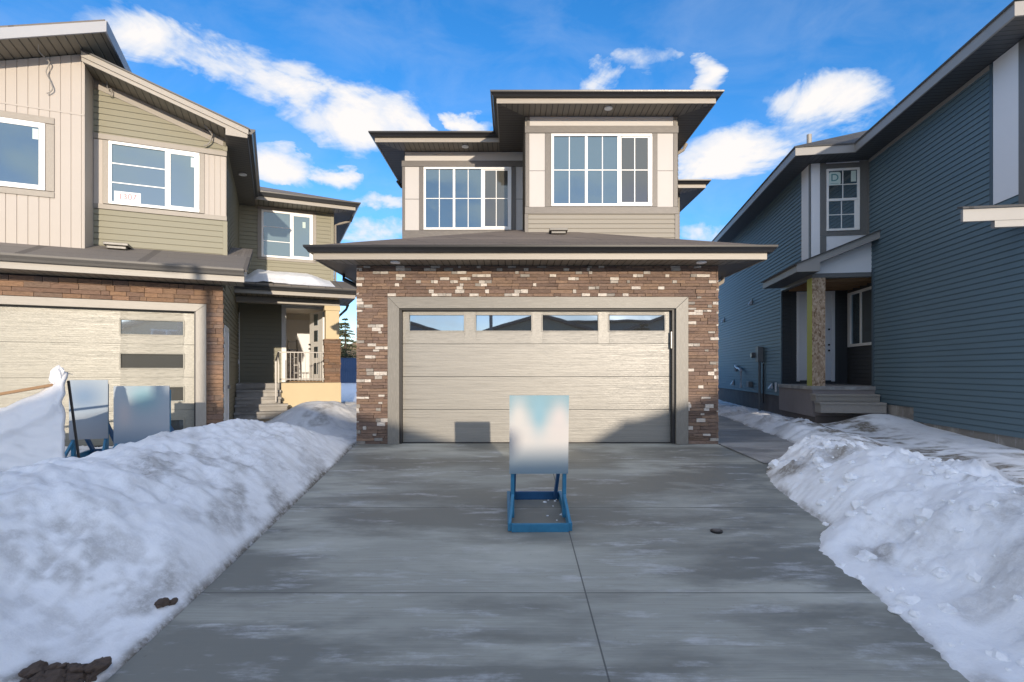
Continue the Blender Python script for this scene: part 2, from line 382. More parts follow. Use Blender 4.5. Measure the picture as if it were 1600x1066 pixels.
def ledge(fr, regions, z0, z1, parent, cols, white=0., rowh=.055, name='stone_cladding', seed=1, wcol=(.48, .43, .37)):
    """regions(z) -> list of (s0,s1) spans in that course"""
    rnd = random.Random(seed); mb = MB(); z = z0
    mb2 = MB()
    while z < z1-.01:
        h = min(rowh*rnd.choice((.7, 1, 1, 1.25)), z1-z)
        for s0, s1 in regions(z+h/2):
            s = s0
            while s < s1-.005:
                l = rnd.uniform(.10, .42)
                if s+l > s1-.07: l = s1-s
                isw = rnd.random() < white
                if isw and l > .17 : l = rnd.uniform(.05, .17); l = min(l, s1-s)
                c = rnd.choice(cols); k = rnd.uniform(.84, 1.16); mb.col = mul(c, k)
                if isw: mb.col = mul(wcol, rnd.choice((.55, .8, 1, 1.1, 1.2)))
                d = rnd.uniform(.018, .042) if not isw else rnd.uniform(.03, .045)
                j = rnd.uniform(-.003, .003)
                P = [fr.p(s+.0015, z+.0015, 0), fr.p(s+l-.0015, z+.0015, 0), fr.p(s+l-.0015, z+h-.0015, 0), fr.p(s+.0015, z+h-.0015, 0),
                     fr.p(s+.003, z+.003+j, d+rnd.uniform(-.006, .006)), fr.p(s+l-.003, z+.003-j, d+rnd.uniform(-.006, .006)), fr.p(s+l-.003, z+h-.003+j, d+rnd.uniform(-.006, .006)), fr.p(s+.003, z+h-.003, d+rnd.uniform(-.006, .006))]
                c0 = sum(P, Vector((0, 0, 0)))/8
                for q in ((0, 1, 5, 4), (1, 2, 6, 5), (2, 3, 7, 6), (3, 0, 4, 7)):
                    pts = [P[i] for i in q]; mb.face(pts, sum(pts, Vector((0, 0, 0)))/4-c0)
                mb.face([P[4], P[5], P[6]], fr.n); mb.face([P[4], P[6], P[7]], fr.n)
                s += l
        z += h
    return mb.build(name, M['stone'], parent)
def roof_vent(parent, x, y, z, mat):
    mb = MB(); mb.box(x-.15, x+.15, y-.14, y+.14, z, z+.05); mb.box(x-.19, x+.19, y-.18, y+.18, z+.055, z+.105); return mb.build('roof_vent', mat, parent, .008)
def pot(parent, x, y, z):
    mb = MB(); mb.tube([(x, y, z), (x, y, z-.02)], .085, 20); mb.build('soffit_light', M['white'], parent)
def gable_trim(parent, fr, poly, z0=None, d=.028, mat=None, name='trim_board'):
    mb = MB(); mb.prism(fr, poly, 0, d); return mb.build(name, mat, parent, .003)
def boards_list(parent, fr, rects, mat, d=.03, name='trim_board'):
    for s0, s1, z0, z1 in rects: o = MB().fbox(fr, s0, s1, z0, z1, 0, d).build(name, mat, parent, .003)
    return o

# ================================================================== CENTRE HOUSE
H = empty('house', (0, 9.76, 0)); tag(H, 'two-storey house straight ahead with brown stacked-stone front and wide double garage door', 'house')
def h(y): return y-9.76      # world depth -> local depth
mb = MB()
mb.box(-2.74, 3.66, h(10.02), h(14), 0, 3.2)                       # behind the garage door
mb.box(-2.74, -2.03, h(9.78), h(10.02), 0, 3.2); mb.box(2.93, 3.66, h(9.78), h(10.02), 0, 3.2); mb.box(-2.03, 2.93, h(9.78), h(10.02), 2.46, 3.2)
mb.box(-2.74, 3.66, h(14), h(22), -.3, 3.2)
mb.build('wall', M['dark'], H)
mb = MB(); mb.box(.29, 3.656, h(12.01), h(22), 3.25, 6.92); mb.box(-2.746, .29, h(13.94), h(22), 3.25, 6.92); mb.box(3.656, 5.32, h(17.27), h(22), 3.205, 6.92); mb.build('upper_wall', M['m_siding'], H)
mb = MB()
mb.siding(FX(-2.746, -1), [(h(9.85), 0), (h(22), 0), (h(22), 3.2), (h(9.85), 3.2)], .2)
mb.siding(FX(-2.746, -1), [(h(13.96), 3.6), (h(22), 3.6), (h(22), 6.92), (h(13.96), 6.92)], 3.6)
mb.siding(FX(.29, -1), [(h(12.02), 3.6), (h(13.93), 3.6), (h(13.93), 6.92), (h(12.02), 6.92)], 3.6)
mb.siding(FX(3.656, 1), [(h(12.02), 3.6), (h(17.26), 3.6), (h(17.26), 6.92), (h(12.02), 6.92)], 3.6)
mb.siding(FX(3.66, 1), [(h(9.85), .1), (h(17.26), .1), (h(17.26), 3.2), (h(9.85), 3.2)], .1)
mb.siding(FX(5.32, 1), [(h(17.3), .1), (h(22), .1), (h(22), 6.92), (h(17.3), 6.92)], .1)
mb.siding(FF(h(17.27)), [(3.66, .1), (5.3, .1), (5.3, 6.92), (3.66, 6.92)], .1)
mb.siding(FF(h(12.01)), [(.33, 3.6), (3.62, 3.6), (3.62, 4.80), (.33, 4.80)], 4.765-.1016*12)
mb.build('siding', M['m_siding'], H)
# stone front with openings
cols = [(.19, .123, .085), (.165, .108, .079), (.21, .137, .092), (.148, .098, .074), (.18, .119, .086), (.195, .131, .096)]
def reg(z):
    if z > 2.615: return [(-2.79, 3.70)]
    return [(-2.79, -2.20), (3.135, 3.70)]
ledge(FF(h(9.78)), reg, 0.0, 3.195, H, cols, .26, seed=3)
ledge(FX(-2.745, -1), lambda z: [(h(9.745), h(10.1))], 0, 3.195, H, cols, .08, seed=4); ledge(FX(3.665, 1), lambda z: [(h(9.745), h(10.1))], 0, 3.195, H, cols, .08, seed=5)
# garage trim, mitred
f0 = FF(h(9.78)); mb = MB()
mb.prism(f0, [(-2.225, 0), (-2.02, 0), (-2.02, 2.43), (-2.225, 2.635)], 0, .055); mb.prism(f0, [(3.155, 0), (2.935, 0), (2.935, 2.43), (3.155, 2.635)], 0, .055)
mb.prism(f0, [(-2.224, 2.637), (-2.019, 2.432), (2.934, 2.432), (3.154, 2.637)], 0, .055); mb.build('garage_door_trim', M['m_dtrim'], H, .004)
mb = MB(); mb.box(-2.04, -1.985, h(9.79), h(9.90), 0, 2.44); mb.box(2.885, 2.95, h(9.79), h(9.90), 0, 2.44); mb.box(-1.985, 2.885, h(9.79), h(9.90), 2.405, 2.44); mb.build('door_jamb', M['dark'], H)
MB().fbox(FX(2.885, -1), h(9.80), h(9.815), 1.72, 2.02, 0, .02).build('door_bracket', M['metal'], H)
# garage door: four panels, window openings in the top one
def garage_door(parent, fr, s0, s1, z0, z1, mat, wins, d=0.0, nrow=4, wmats=None):
    mb = MB(); ph = (z1-z0)/nrow
    def rect(a, b, c, e):
        mb.fbox(fr, a, b, c, e, d-.04, d)
    for r in range(nrow):
        a, b = z0+r*ph+.003, z0+(r+1)*ph-.003
        ws = sorted([w for w in wins if w[2] > a and w[3] < b])
        if not ws: rect(s0, s1, a, b); continue
        x = s0
        for w in ws: rect(x, w[0], a, b); rect(w[0], w[1], a, w[2]); rect(w[0], w[1], w[3], b); x = w[1]
        rect(x, s1, a, b)
    dr = mb.build('garage_door', mat, parent, .003)
    MB().fbox(fr, s0, s1, z0, z1, d-.05, d-.042).build('door_backing', M['dark'], dr)
    for i, w in enumerate(wins):
        g = MB(); t = .022
        g.fbox(fr, w[0]-t, w[0], w[2]-t, w[3]+t, d, d+.014); g.fbox(fr, w[1], w[1]+t, w[2]-t, w[3]+t, d, d+.014); g.fbox(fr, w[0], w[1], w[2]-t, w[2], d, d+.014); g.fbox(fr, w[0], w[1], w[3], w[3]+t, d, d+.014)
        g.build('window_frame', mat, dr, .003)
        MB().fbox(fr, w[0], w[1], w[2], w[3], d-.03, d-.018).build('pane', (wmats[i] if wmats else M['glass_d']), dr)
    return dr
dw = []
for u0, u1 in ((640, 725), (744, 830), (848, 934), (952, 1038)):
    dw.append(((u0-800)*.01165, (u1-800)*.01165, 2.045, 2.325))
garage_door(H, FF(h(9.90)), -1.985, 2.885, .012, 2.404, M['m_door'], dw)
mb = MB(); mb.box(-1.985, 2.885, h(9.86), h(9.93), .0, .012); mb.build('door_seal', M['black'], H)
# lower roof
zs = 3.2; x0, x1, y0, y1 = -3.34, 4.29, h(9.16), h(14)
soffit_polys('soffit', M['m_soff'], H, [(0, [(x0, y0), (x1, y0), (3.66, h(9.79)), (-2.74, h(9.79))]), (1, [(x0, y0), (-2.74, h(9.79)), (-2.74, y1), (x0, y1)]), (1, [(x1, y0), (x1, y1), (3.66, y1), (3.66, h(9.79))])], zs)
eave(H, [(x0, y1), (x0, y0), (x1, y0), (x1, y1)], zs, .12, M['m_fascia'], M['black'])
mb = MB(); hip(mb, x0-.06, x1+.06, y0-.06, h(18), zs+.21, .333, 'FLR'); rf = mb.build('roof', M['shingle'], H)
for x, y in ((.97, 11.45),): roof_vent(H, x, h(y), 3.39+.333*(y-9.1), M['gutter_l'])
for x in (-2.02, 3.28): pot(H, x, h(9.42), zs)
# upper eaves
P = [(-3.356, h(22)), (-3.356, h(13.33)), (-.32, h(13.33)), (-.32, h(11.4)), (4.27, h(11.4)), (4.27, h(16.66)), (5.93, h(16.66)), (5.93, h(22))]
zu = 6.93; a, b, c, d, e = h(11.4), h(12), h(13.33), h(13.93), h(16.66)
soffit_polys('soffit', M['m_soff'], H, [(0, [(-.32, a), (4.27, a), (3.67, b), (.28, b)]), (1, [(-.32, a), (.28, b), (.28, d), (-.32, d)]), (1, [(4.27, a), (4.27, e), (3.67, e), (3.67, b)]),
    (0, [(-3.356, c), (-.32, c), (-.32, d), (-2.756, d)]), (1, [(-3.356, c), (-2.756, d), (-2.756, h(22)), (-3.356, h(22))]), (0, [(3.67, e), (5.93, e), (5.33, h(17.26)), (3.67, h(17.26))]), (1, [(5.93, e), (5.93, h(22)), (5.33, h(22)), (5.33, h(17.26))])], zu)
eave(H, P, zu, .12, M['m_fascia'], M['black'])
mb = MB(); hip(mb, -3.42, 4.33, h(13.27), h(22), zu+.21, .333); hip(mb, -.38, 4.325, h(11.34), h(18), zu+.215, .333); hip(mb, 1, 5.99, h(16.6), h(22.01), zu+.205, .333); mb.build('roof', M['shingle'], H)
pot(H, 2.06, h(11.62), zu); pot(H, -1.17, h(13.6), zu)
# right bay front
F = FF(h(12.01)); k = .01412
def X(u): return (u-800)*k
def Z(v): return 1.309+(580-v)*k
mb = MB(); mb.fbox(F, .35, 3.60, Z(334)-.0, 6.92, 0, .012); mb.build('panel', M['m_white'], H)
boards_list(H, F, [(.285, 3.665, Z(208.6), Z(197.5))], M['m_trim'], .04)
boards_list(H, F, [(.30, X(827), Z(323.5), Z(208.8)), (X(1052), 3.65, Z(323.5), Z(208.8)), (X(851.6), X(861), Z(323.5), Z(208.8)), (X(1018.5), X(1027), Z(323.5), Z(208.8)), (.285, 3.665, Z(334.5), Z(323.7)), (.33, .39, Z(197.4), 6.92), (3.56, 3.62, Z(197.4), 6.92)], M['m_trim'], .03)
boards_list(H, F, [(.28, .36, 3.6, Z(334.7)), (3.59, 3.67, 3.6, Z(334.7))], M['m_trim'], .026, 'corner_board')
boards_list(H, F, [(X(827.2), X(851.4), Z(267.6), Z(266.6)), (X(1027.2), X(1051.8), Z(267.6), Z(266.6))], M['m_trim'], .0145, 'panel_joint')
wp = [M['glass'], M['glass'], M['glass_c']]
window(H, F, X(861.3), X(1018.2), Z(323), Z(210), [1, 1, .95], .05, .055, wp, [(1, 1)]*3, slider=2)
# left bay front
F = FF(h(13.94)); k = .0164
mb = MB(); mb.fbox(F, -2.74, .28, Z(369), 6.92, 0, .012); mb.build('panel', M['m_white'], H)
boards_list(H, F, [(-2.82, .28, Z(261), Z(252))], M['m_trim'], .04)
boards_list(H, F, [(-2.81, X(633), Z(360), Z(261.2)), (X(655), X(662), Z(360), Z(261.2)), (X(799), X(806), Z(360), Z(261.2)), (-2.81, .28, Z(378), Z(360.2))], M['m_trim'], .03)
boards_list(H, F, [(X(633.2), X(654.8), Z(312), Z(311)), (X(806.2), .28, Z(312), Z(311))], M['m_trim'], .0145, 'panel_joint')
window(H, F, X(662.3), X(798.8), Z(359.8), Z(262), [1, 1, .95], .05, .055, wp, [(1, 1)]*3, slider=2)
# downspouts
MB().tube([(-3.28, h(10.6), 3.22), (-3.28, h(10.6), 3.10), (-2.95, h(10.6), 2.93), (-2.83, h(10.6), 2.90), (-2.83, h(10.6), .3)], .04, 8).build('downspout', M['black'], H)
MB().tube([(4.23, h(10.9), 3.24), (4.22, h(10.9), 3.1), (3.95, h(10.9), 2.93), (3.75, h(10.9), 2.88), (3.75, h(10.9), .2)], .04, 8).build('downspout', M['m_fascia'], H)
MB().tube([(4.33, h(13.5), 6.95), (4.25, h(13.5), 6.80), (3.9, h(13.5), 6.58), (3.73, h(13.5), 6.52), (3.73, h(13.5), 4.2)], .04, 8).build('downspout', M['m_fascia'], H)
MB().tube([(-3.42, h(16.2), 6.97), (-3.3, h(16.2), 6.80), (-2.95, h(16.2), 6.62), (-2.82, h(16.2), 6.55), (-2.82, h(16.2), 3.2)], .04, 8).build('downspout', M['black'], H)

# ================================================================== LEFT HOUSE
L = empty('house', (-5.37, 10.07, 0), math.atan2(850, 1950)); tag(L, 'house at left with cream vertical cladding, olive siding, stone garage front and open porch door', 'house')
mb = MB(); mb.box(-11, -.01, .22, 5.2, -.1, 2.89); mb.box(-.42, -.01, .02, .22, -.1, 2.89); mb.box(-5.38, -.42, .02, .22, 2.47, 2.89); mb.box(-11, -5.38, .02, .22, -.1, 2.89)
mb.build('wall', M['dark'], L)
mb = MB(); mb.prism(FF(.51), [(-7.5, 2.9), (-2.21, 2.9), (-2.21, 6.93), (-7.5, 5.17)], -7, 0); mb.build('upper_wall', M['l_cream'], L)
mb = MB(); mb.prism(FF(1.01), [(-2.21, 2.9), (-.01, 2.9), (-.01, 5.86), (-.01, 5.98), (-2.21, 6.75)], -8, 0)
mb.box(-2, 2.46, 5.21, 12, 3.16, 5.9); mb.box(-2, 1.13, 5.21, 12, -.1, 3.16); mb.box(2.25, 2.46, 5.21, 12, -.1, 3.16); mb.box(1.13, 2.25, 8.2, 12, -.1, 3.16); mb.build('upper_wall', M['l_siding'], L)
mb = MB()
mb.siding(FF(1.01), [(-2.2, 3.55), (0, 3.55), (0, 4.37), (-2.2, 4.37)], 3.55, .1143)
mb.siding(FF(1.01), [(-2.2, 5.66), (-.02, 5.66), (-.02, 6.0), (-2.2, 6.77)], 5.66, .1143)
mb.siding(FX(-.01, 1), [(.03, 0), (5.2, 0), (5.2, 2.89), (.03, 2.89)], .1)
mb.siding(FX(-.01, 1), [(1.01, 3.1), (5.2, 3.1), (5.2, 5.86), (1.01, 5.86)], 3.1)
mb.siding(FF(5.21), [(0, .9), (1.13, .9), (1.13, 3.2), (0, 3.2)], .95, .1143)
mb.siding(FF(5.21), [(0, 3.2), (2.44, 3.2), (2.44, 5.9), (0, 5.9)], 3.2, .1143)
mb.siding(FX(2.46, 1), [(5.2, .3), (12, .3), (12, 5.9), (5.2, 5.9)], .3)
mb.build('siding', M['l_siding'], L)
mb = MB(); mb.boards(FF(.51), [(-7.4, 3.45), (-2.205, 3.45), (-2.205, 6.93), (-7.4, 5.2)], -7.4+.09, .149)
mb.boards(FF(1.01), [(-2.2, 4.42), (-2.03, 4.42), (-2.03, 5.63), (-2.2, 5.63)], -2.2, .16); mb.boards(FF(1.01), [(-.40, 4.42), (-.0, 4.42), (-.0, 5.63), (-.40, 5.63)], -.41, .1)
mb.fbox(FX(-2.205, 1), .50, 1.0, 3.45, 6.93, 0, .012); mb.build('vertical_cladding', M['l_cream'], L)
boards_list(L, FF(.51), [(-7.4, -2.2, 5.83, 5.86)], M['l_cream'], .022, 'trim_strip')
# stone
lcols = [(.20, .125, .08), (.23, .14, .09), (.175, .11, .078), (.24, .145, .088), (.19, .13, .095)]
def regl(z):
    if z > 2.53: return [(-7, .02)]
    return [(-7, -5.6), (-.26, .02)]
ledge(FF(.02), regl, 0, 2.885, L, lcols, .0, .075, seed=9)
ledge(FX(-.01, 1), lambda z: [(0.0, .12)], 0, 2.885, L, lcols, 0, .075, seed=10)
f0 = FF(.02); mb = MB()
mb.prism(f0, [(-.42, 0), (-.25, 0), (-.25, 2.53), (-.42, 2.39)], 0, .055); mb.prism(f0, [(-5.38, 0), (-5.62, 0), (-5.62, 2.53), (-5.38, 2.39)], 0, .055)
mb.prism(f0, [(-5.62, 2.532), (-5.38, 2.392), (-.42, 2.392), (-.25, 2.532)], 0, .055); mb.build('garage_door_trim', M['l_fascia'], L, .004)
mb = MB(); mb.box(-.45, -.415, .02, .14, 0, 2.42); mb.box(-5.38, -.45, .02, .14, 2.385, 2.42); mb.build('door_jamb', M['dark'], L)
lw = [(-1.585, -.635, z+.16, z+.405) for z in (1.805, 1.207, .61, .012)]
def reordered(ws): return sorted(ws, key=lambda w: w[2])
garage_door(L, FF(.14), -5.38, -.45, .012, 2.384, M['l_door'], reordered(lw), wmats=[M['glass_c']]*3+[M['glass_m'] if 'glass_m' in M else glass_mat('glass_m', (.3, .3, .28), .6, .03)])
# lower shed roof
mb = MB(); f0 = FX(0, 1)
mb.prism(Fr((0, 0, 0), (0, 1, 0), (1, 0, 0)), [(-.66, 3.06), (-.66, 3.10), (1.0, 3.65), (1.0, 3.56)], -11, .44); mb.build('roof', M['shingle_l'], L)
mb = MB(); mb.prism(Fr((0, 0, 0), (0, 1, 0), (1, 0, 0)), [(-.6, 2.90), (-.6, 3.055), (2.3, 4.03), (2.3, 3.86)], .365, .40); mb.build('fascia', M['l_fascia'], L)
mb = MB(); mb.prism(Fr((0, 0, 0), (0, 1, 0), (1, 0, 0)), [(1.0, 3.56), (1.0, 3.65), (2.3, 4.08), (2.3, 4.0)], .0, .44); mb.build('roof', M['shingle_l'], L)
soffit_polys('soffit', M['l_soff'], L, [(0, [(-11, -.6), (.38, -.6), (.38, .02), (-11, .02)]), ], 2.90)
mb = MB(); mb.prism(Fr((0, 0, 0), (0, 1, 0), (1, 0, 0)), [(-.58, 2.905), (-.58, 2.925), (2.3, 3.89), (2.3, 3.87)], -.03, .366); mb.build('soffit', M['l_soff'][1], L)
eave(L, [(-11, -.6), (.40, -.6)], 2.90, .12, M['l_fascia'], M['gutter_l'])
mb = MB(); mb.tube([(-11, -.66, 2.99), (.5, -.66, 2.99)], .001, 3)
for x in (-1.75, -3.2): roof_vent(L, x, .72, 3.1+(.72+.6)/3, M['gutter_l'])
# cream mono-pitch roof (rises to the right) and green rake roof (falls to the right)
mb = MB(); mb.prism(FF(-.1), [(-8, 5.02), (-1.75, 7.10), (-1.75, 7.12), (-8, 5.04)], -9.5, 0); mb.build('soffit', M['l_soff'][0], L)
mb = MB(); mb.prism(FF(-.1), [(-8, 5.045), (-1.76, 7.125), (-1.76, 7.31), (-8, 5.23)], -9.5, -.005); mb.build('roof', M['shingle_l'], L)
mb = MB(); mb.prism(FF(-.1), [(-8, 5.0), (-1.73, 7.09), (-1.73, 7.27), (-8, 5.18)], 0, .03); mb.box(-1.755, -1.725, -.1, 9.4, 7.08, 7.29); mb.build('fascia', paint('r_edge', (.32, .33, .35), .5, .05, 0), L)
def zg(x): return 6.0-.345*x
mb = MB(); f = FF(.4)
mb.prism(f, [(-2.2, zg(-2.2)-.01), (.03, zg(.03)-.01), (.03, zg(.03)+.01), (-2.2, zg(-2.2)+.01)], -.62, 0); mb.build('soffit', M['l_soff'][0], L)
mb = MB(); mb.prism(f, [(-2.2, zg(-2.2)+.01), (.42, zg(.42)+.01), (.42, zg(.42)+.17), (-2.2, zg(-2.2)+.17)], -8.6, -.004); mb.build('roof', M['shingle_l'], L)
mb = MB(); mb.prism(f, [(-2.21, zg(-2.21)-.02), (.03, zg(.03)-.02), (.03, 5.84), (.41, 5.84), (.41, zg(.41)+.13), (-2.21, zg(-2.21)+.13)], 0, .025); mb.prism(f, [(-2.21, zg(-2.21)+.05), (.43, zg(.43)+.05), (.43, zg(.43)+.15), (-2.21, zg(-2.21)+.15)], .026, .05); mb.build('fascia', M['l_fascia'], L, .004)
mb = MB(); mb.prism(f, [(-2.21, zg(-2.21)+.151), (.45, zg(.45)+.151), (.45, zg(.45)+.178), (-2.21, zg(-2.21)+.178)], -8.6, .07); mb.build('drip_edge', M['gutter_k'], L)
mb = MB(); mb.face([V(.0, .41, 5.85), V(.41, .41, 5.85), V(.41, 5.2, 5.85), V(0, 5.2, 5.85)], (0, 0, -1)); mb.build('soffit', M['l_soff'][1], L)
eave(L, [(.415, 4.58), (.415, .40)][::-1] if False else [(.415, .42), (.415, 4.58)], 5.86, .1, M['gutter_k'], M['gutter_k'])
pot(L, .22, 2.6, 5.85)
# trim of green front
F = FF(1.01)
mb = MB(); mb.prism(F, [(-2.24, zg(-2.24)-.18), (-.0, zg(0)-.18), (-.0, zg(0)-.02), (-2.24, zg(-2.24)-.02)], 0, .026); mb.build('trim_board', M['l_trim'], L, .003)
boards_list(L, F, [(-2.2, 0.01, 5.64, 5.74), (-2.2, .01, 4.34, 4.43), (-2.05, -1.955, 4.44, 5.63), (-.47, -.385, 4.44, 5.63)], M['l_trim'], .032)
boards_list(L, F, [(-.06, .02, 3.55, 4.33), (-.06, .02, 5.75, 5.95)], M['l_siding'], .026, 'corner_board')
w = window(L, F, -1.953, -.472, 4.445, 5.625, [1.75, 1], .05, .05, [M['glass_f'], M['glass_f']], [(0, 2), (0, 0)], slider=1)
def text_part(txt, parent, fr, s, z, d, size, mat, rz=0):
    cu = bpy.data.curves.new('lettering', 'FONT'); cu.body = txt; cu.size = size; cu.extrude = .001; cu.align_x = 'CENTER'; cu.align_y = 'CENTER'; cu.offset = .002
    tmp = bpy.data.objects.new('tmp', cu); C.objects.link(tmp); bpy.context.view_layer.update()
    me = bpy.data.meshes.new_from_object(tmp.evaluated_get(bpy.context.evaluated_depsgraph_get())); bpy.data.objects.remove(tmp)
    o = bpy.data.objects.new('lettering', me); C.objects.link(o); me.materials.clear(); me.materials.append(mat); o.parent = parent
    o.matrix_local = Matrix.Translation(fr.p(s, z, d)) @ Matrix((( fr.sd.x, 0, fr.n.x, 0), (fr.sd.y, 0, fr.n.y, 0), (0, 1, 0, 0), (0, 0, 0, 1))) @ Matrix.Rotation(rz, 4, 'Z')
    return o
M['pink'] = paint('pink', (.60, .30, .32), .8, .1, 0); M['teal'] = paint('teal', (.10, .26, .27), .8, .1, 0); M['pale'] = paint('pale', (.55, .66, .62), .8, .05, 0)
nt = MB().fbox(F, -1.87, -1.45, 4.495, 4.70,   .0255, .028).build('paper_notice', M['white'], L); tag(nt, 'white paper notice with faded pink handwriting')
text_part('1307', nt, F, -1.66, 4.605, .0295, .15, M['pink'], .03)
MB().fbox(F, -.62, -.55, 5.33, 5.52,   .0255, .028).build('sticker', M['pale'], L)
# cream window at frame edge
F = FF(.51)
boards_list(L, F, [(-4.35, -2.62, 5.60, 5.71), (-4.35, -2.62, 4.32, 4.42), (-4.35, -4.25, 4.43, 5.59), (-2.74, -2.62, 4.43, 5.59)], M['l_trim'], .034)
window(L, F, -4.245, -2.745, 4.43, 5.59, [1, 1.0], .05, .05, [M['glass']]*2, [(1, 2), (0, 0)], slider=1)
MB().fbox(F, -2.92, -2.84, 5.30, 5.48,   .0255, .028).build('sticker', M['pale'], L)
# hanging cables
def cable(pts, r=.009):
    q = []
    for i in range(len(pts)-1):
        a, b = Vector(pts[i]), Vector(pts[i+1]); pr = Vector(pts[i-1]) if i else a; nx = Vector(pts[i+2]) if i+2 < len(pts) else b
        for k in range(5):
            t = k/5; q.append(.5*((2*a)+(b-pr)*t+(2*pr-5*a+4*b-nx)*t*t+(3*a-pr-3*b+nx)*t**3))
    q.append(Vector(pts[-1])); return MB().tube(q, r, 6).build('cable', M['cable'], L)
def W2L(u, v, y):   # photo measure -> a point in this house's own plane
    ca, sa = math.cos(L.rotation_euler.z), math.sin(L.rotation_euler.z); Ox, Oy = -5.37-sa*y, 10.07+ca*y
    t = (Ox*-sa+Oy*ca)/((u-800)/850*-sa+ca); Xw, Yw = (u-800)/850*t, t
    return ((Xw+5.37)*ca+(Yw-10.07)*sa, y, 1.309+(580-v)*t/850)
cable([W2L(60, 68, .12), W2L(61, 80, .30), W2L(70, 90, .38), W2L(77, 98, .40), W2L(72, 112, .42), W2L(77, 124, .42), W2L(82, 138, .43), W2L(78, 144, .44), W2L(73, 146, .45)])
cable([W2L(162, 117, .75), W2L(163, 123, .80), W2L(167, 128, .85), W2L(168, 138, .9), W2L(174, 140, .9), W2L(173, 148, .9), W2L(169, 146, .9)])
cable([W2L(318, 193, .75), W2L(322, 200, .8), W2L(330, 205, .85), W2L(332, 214, .9), W2L(328, 222, .9), W2L(322, 226, .92)])
cable([W2L(319, 193, .75), W2L(326, 203, .8), W2L(331, 212, .85), W2L(327, 224, .9), W2L(318, 228, .92)])
# side door of garage
F = FX(-.01, 1)
boards_list(L, F, [(.35, .42, 0.05, 2.12), (1.28, 1.36, .05, 2.12), (.35, 1.36, 2.12, 2.2)], M['winwhite'], .035, 'door_frame')
sd = MB().fbox(F, .42, 1.28, .05, 2.12, 0, .02).build('door', M['white'], L); MB().fbox(F, 1.18, 1.24, .95, 1.02, .02, .07).build('handle', M['metal'], sd)
MB().fbox(F, 5.10, 5.19, .95, 2.9, 0, .03).build('corner_board', M['winwhite'], L)
MB().fbox(F, 4.7, 4.76, 1.5, 1.62, .012, .05).build('outlet_box', M['white'], L)
# wing front: upper window, roof
F = FF(5.21)
boards_list(L, F, [(.46, .555, 4.42, 5.86), (1.90, 1.99, 4.42, 5.86), (.46, 1.99, 5.78, 5.87), (.46, 1.99, 4.40, 4.47)], M['l_trim'], .034)
window(L, F, .56, 1.895, 4.475, 5.775, [1.35, 1], .05, .05, [M['glass_f']]*2, [(0, 2), (0, 0)], slider=1)
MB().fbox(F, 1.62, 1.70, 5.38, 5.55,   .0255, .028).build('sticker', M['pale'], L)
boards_list(L, F, [(2.38, 2.47, 3.2, 5.88)], M['l_siding'], .03, 'corner_board')
soffit_polys('soffit', M['l_soff'], L, [(0, [(.42, 4.6), (3.0, 4.6), (2.46, 5.21), (.42, 5.21)]), (1, [(3.0, 4.6), (3.0, 12), (2.46, 12), (2.46, 5.21)])], 5.89)
eave(L, [(.43, 4.6), (3.0, 4.6), (3.0, 12)], 5.89, .11, M['l_fascia'], M['gutter_k'])
mb = MB(); hip(mb, -2.6, 3.07, 4.53, 12.5, 6.10, .35, 'FR'); mb.build('roof', M['shingle_l'], L)
MB().tube([(3.02, 5.4, 5.92), (2.98, 5.4, 5.78), (2.65, 5.4, 5.66), (2.53, 5.4, 5.6), (2.53, 5.4, 3.8)], .035, 8).build('downspout', M['l_fascia'], L)
# porch roof
mb = MB(); mb.prism(Fr((0, 0, 0), (0, 1, 0), (1, 0, 0)), [(3.24, 3.40), (3.24, 3.44), (5.2, 3.93), (5.2, 3.87)], .0, 2.90); mb.build('porch_roof', M['shingle_l'], L)
mb = MB(); mb.prism(Fr((0, 0, 0), (0, 1, 0), (1, 0, 0)), [(3.3, 3.22), (3.3, 3.40), (5.2, 3.86), (5.2, 3.22)], 2.80, 2.825); mb.build('porch_gable', M['l_fascia'], L)
soffit_polys('soffit', M['l_soff'], L, [(0, [(0, 3.3), (2.82, 3.3), (2.82, 5.2), (0, 5.2)])], 3.215)
eave(L, [(.0, 3.3), (2.83, 3.3), (2.83, 5.2)], 3.215, .11, M['l_fascia'], M['gutter_k'])
MB().box(.0, 2.5, 3.92, 4.2, 3.06, 3.205).build('porch_beam', M['l_fascia'], L, .004)
MB().tube([(2.86, 5.05, 3.25), (2.80, 5.05, 3.1), (2.60, 5.12, 2.9), (2.52, 5.15, 2.6), (2.52, 5.15, .6)], .035, 8).build('downspout', M['l_fascia'], L)
# porch post: stucco over stone
pp = MB().box(2.14, 2.49, 3.92, 4.27, 2.17, 3.05); pp.box(2.11, 2.52, 3.89, 4.30, 2.93, 3.055); po = pp.build('porch_post', M['l_post'], L, .004)
MB().box(2.14, 2.49, 3.92, 4.27, 1.0, 2.17).build('post_core', M['dark'], po)
for fr_, sp in ((FF(3.92), (2.11, 2.52)), (FX(2.49, 1), (3.89, 4.3)), (FX(2.14, -1), (3.89, 4.3))): ledge(fr_, lambda z, sp=sp: [sp], 1.0, 2.17, po, lcols, 0, .075, seed=20)
# slab and steps
MB().box(1.05, 2.53, 3.85, 5.2, .25, 1.0).build('porch_base', M['stucco'], L, .006)
mb = MB(); mb.box(.0, 1.05, 3.90, 5.2, .86, .995); mb.box(.0, 1.045, 3.92, 5.2, .3, .86); mb.build('porch_landing', M['slab'], L, .006)
for i in range(4):
    z1 = .83-.165*i; y0 = 3.65-.25*i; xr = 1.05 if i < 2 else 1.20
    s = MB(); s.box(.01, xr, y0, y0+.27, z1-.06, z1); s.box(.02, xr-.02, y0+.03, y0+.27, z1-.18, z1-.06); s.build('step', M['slab'], L, .008)
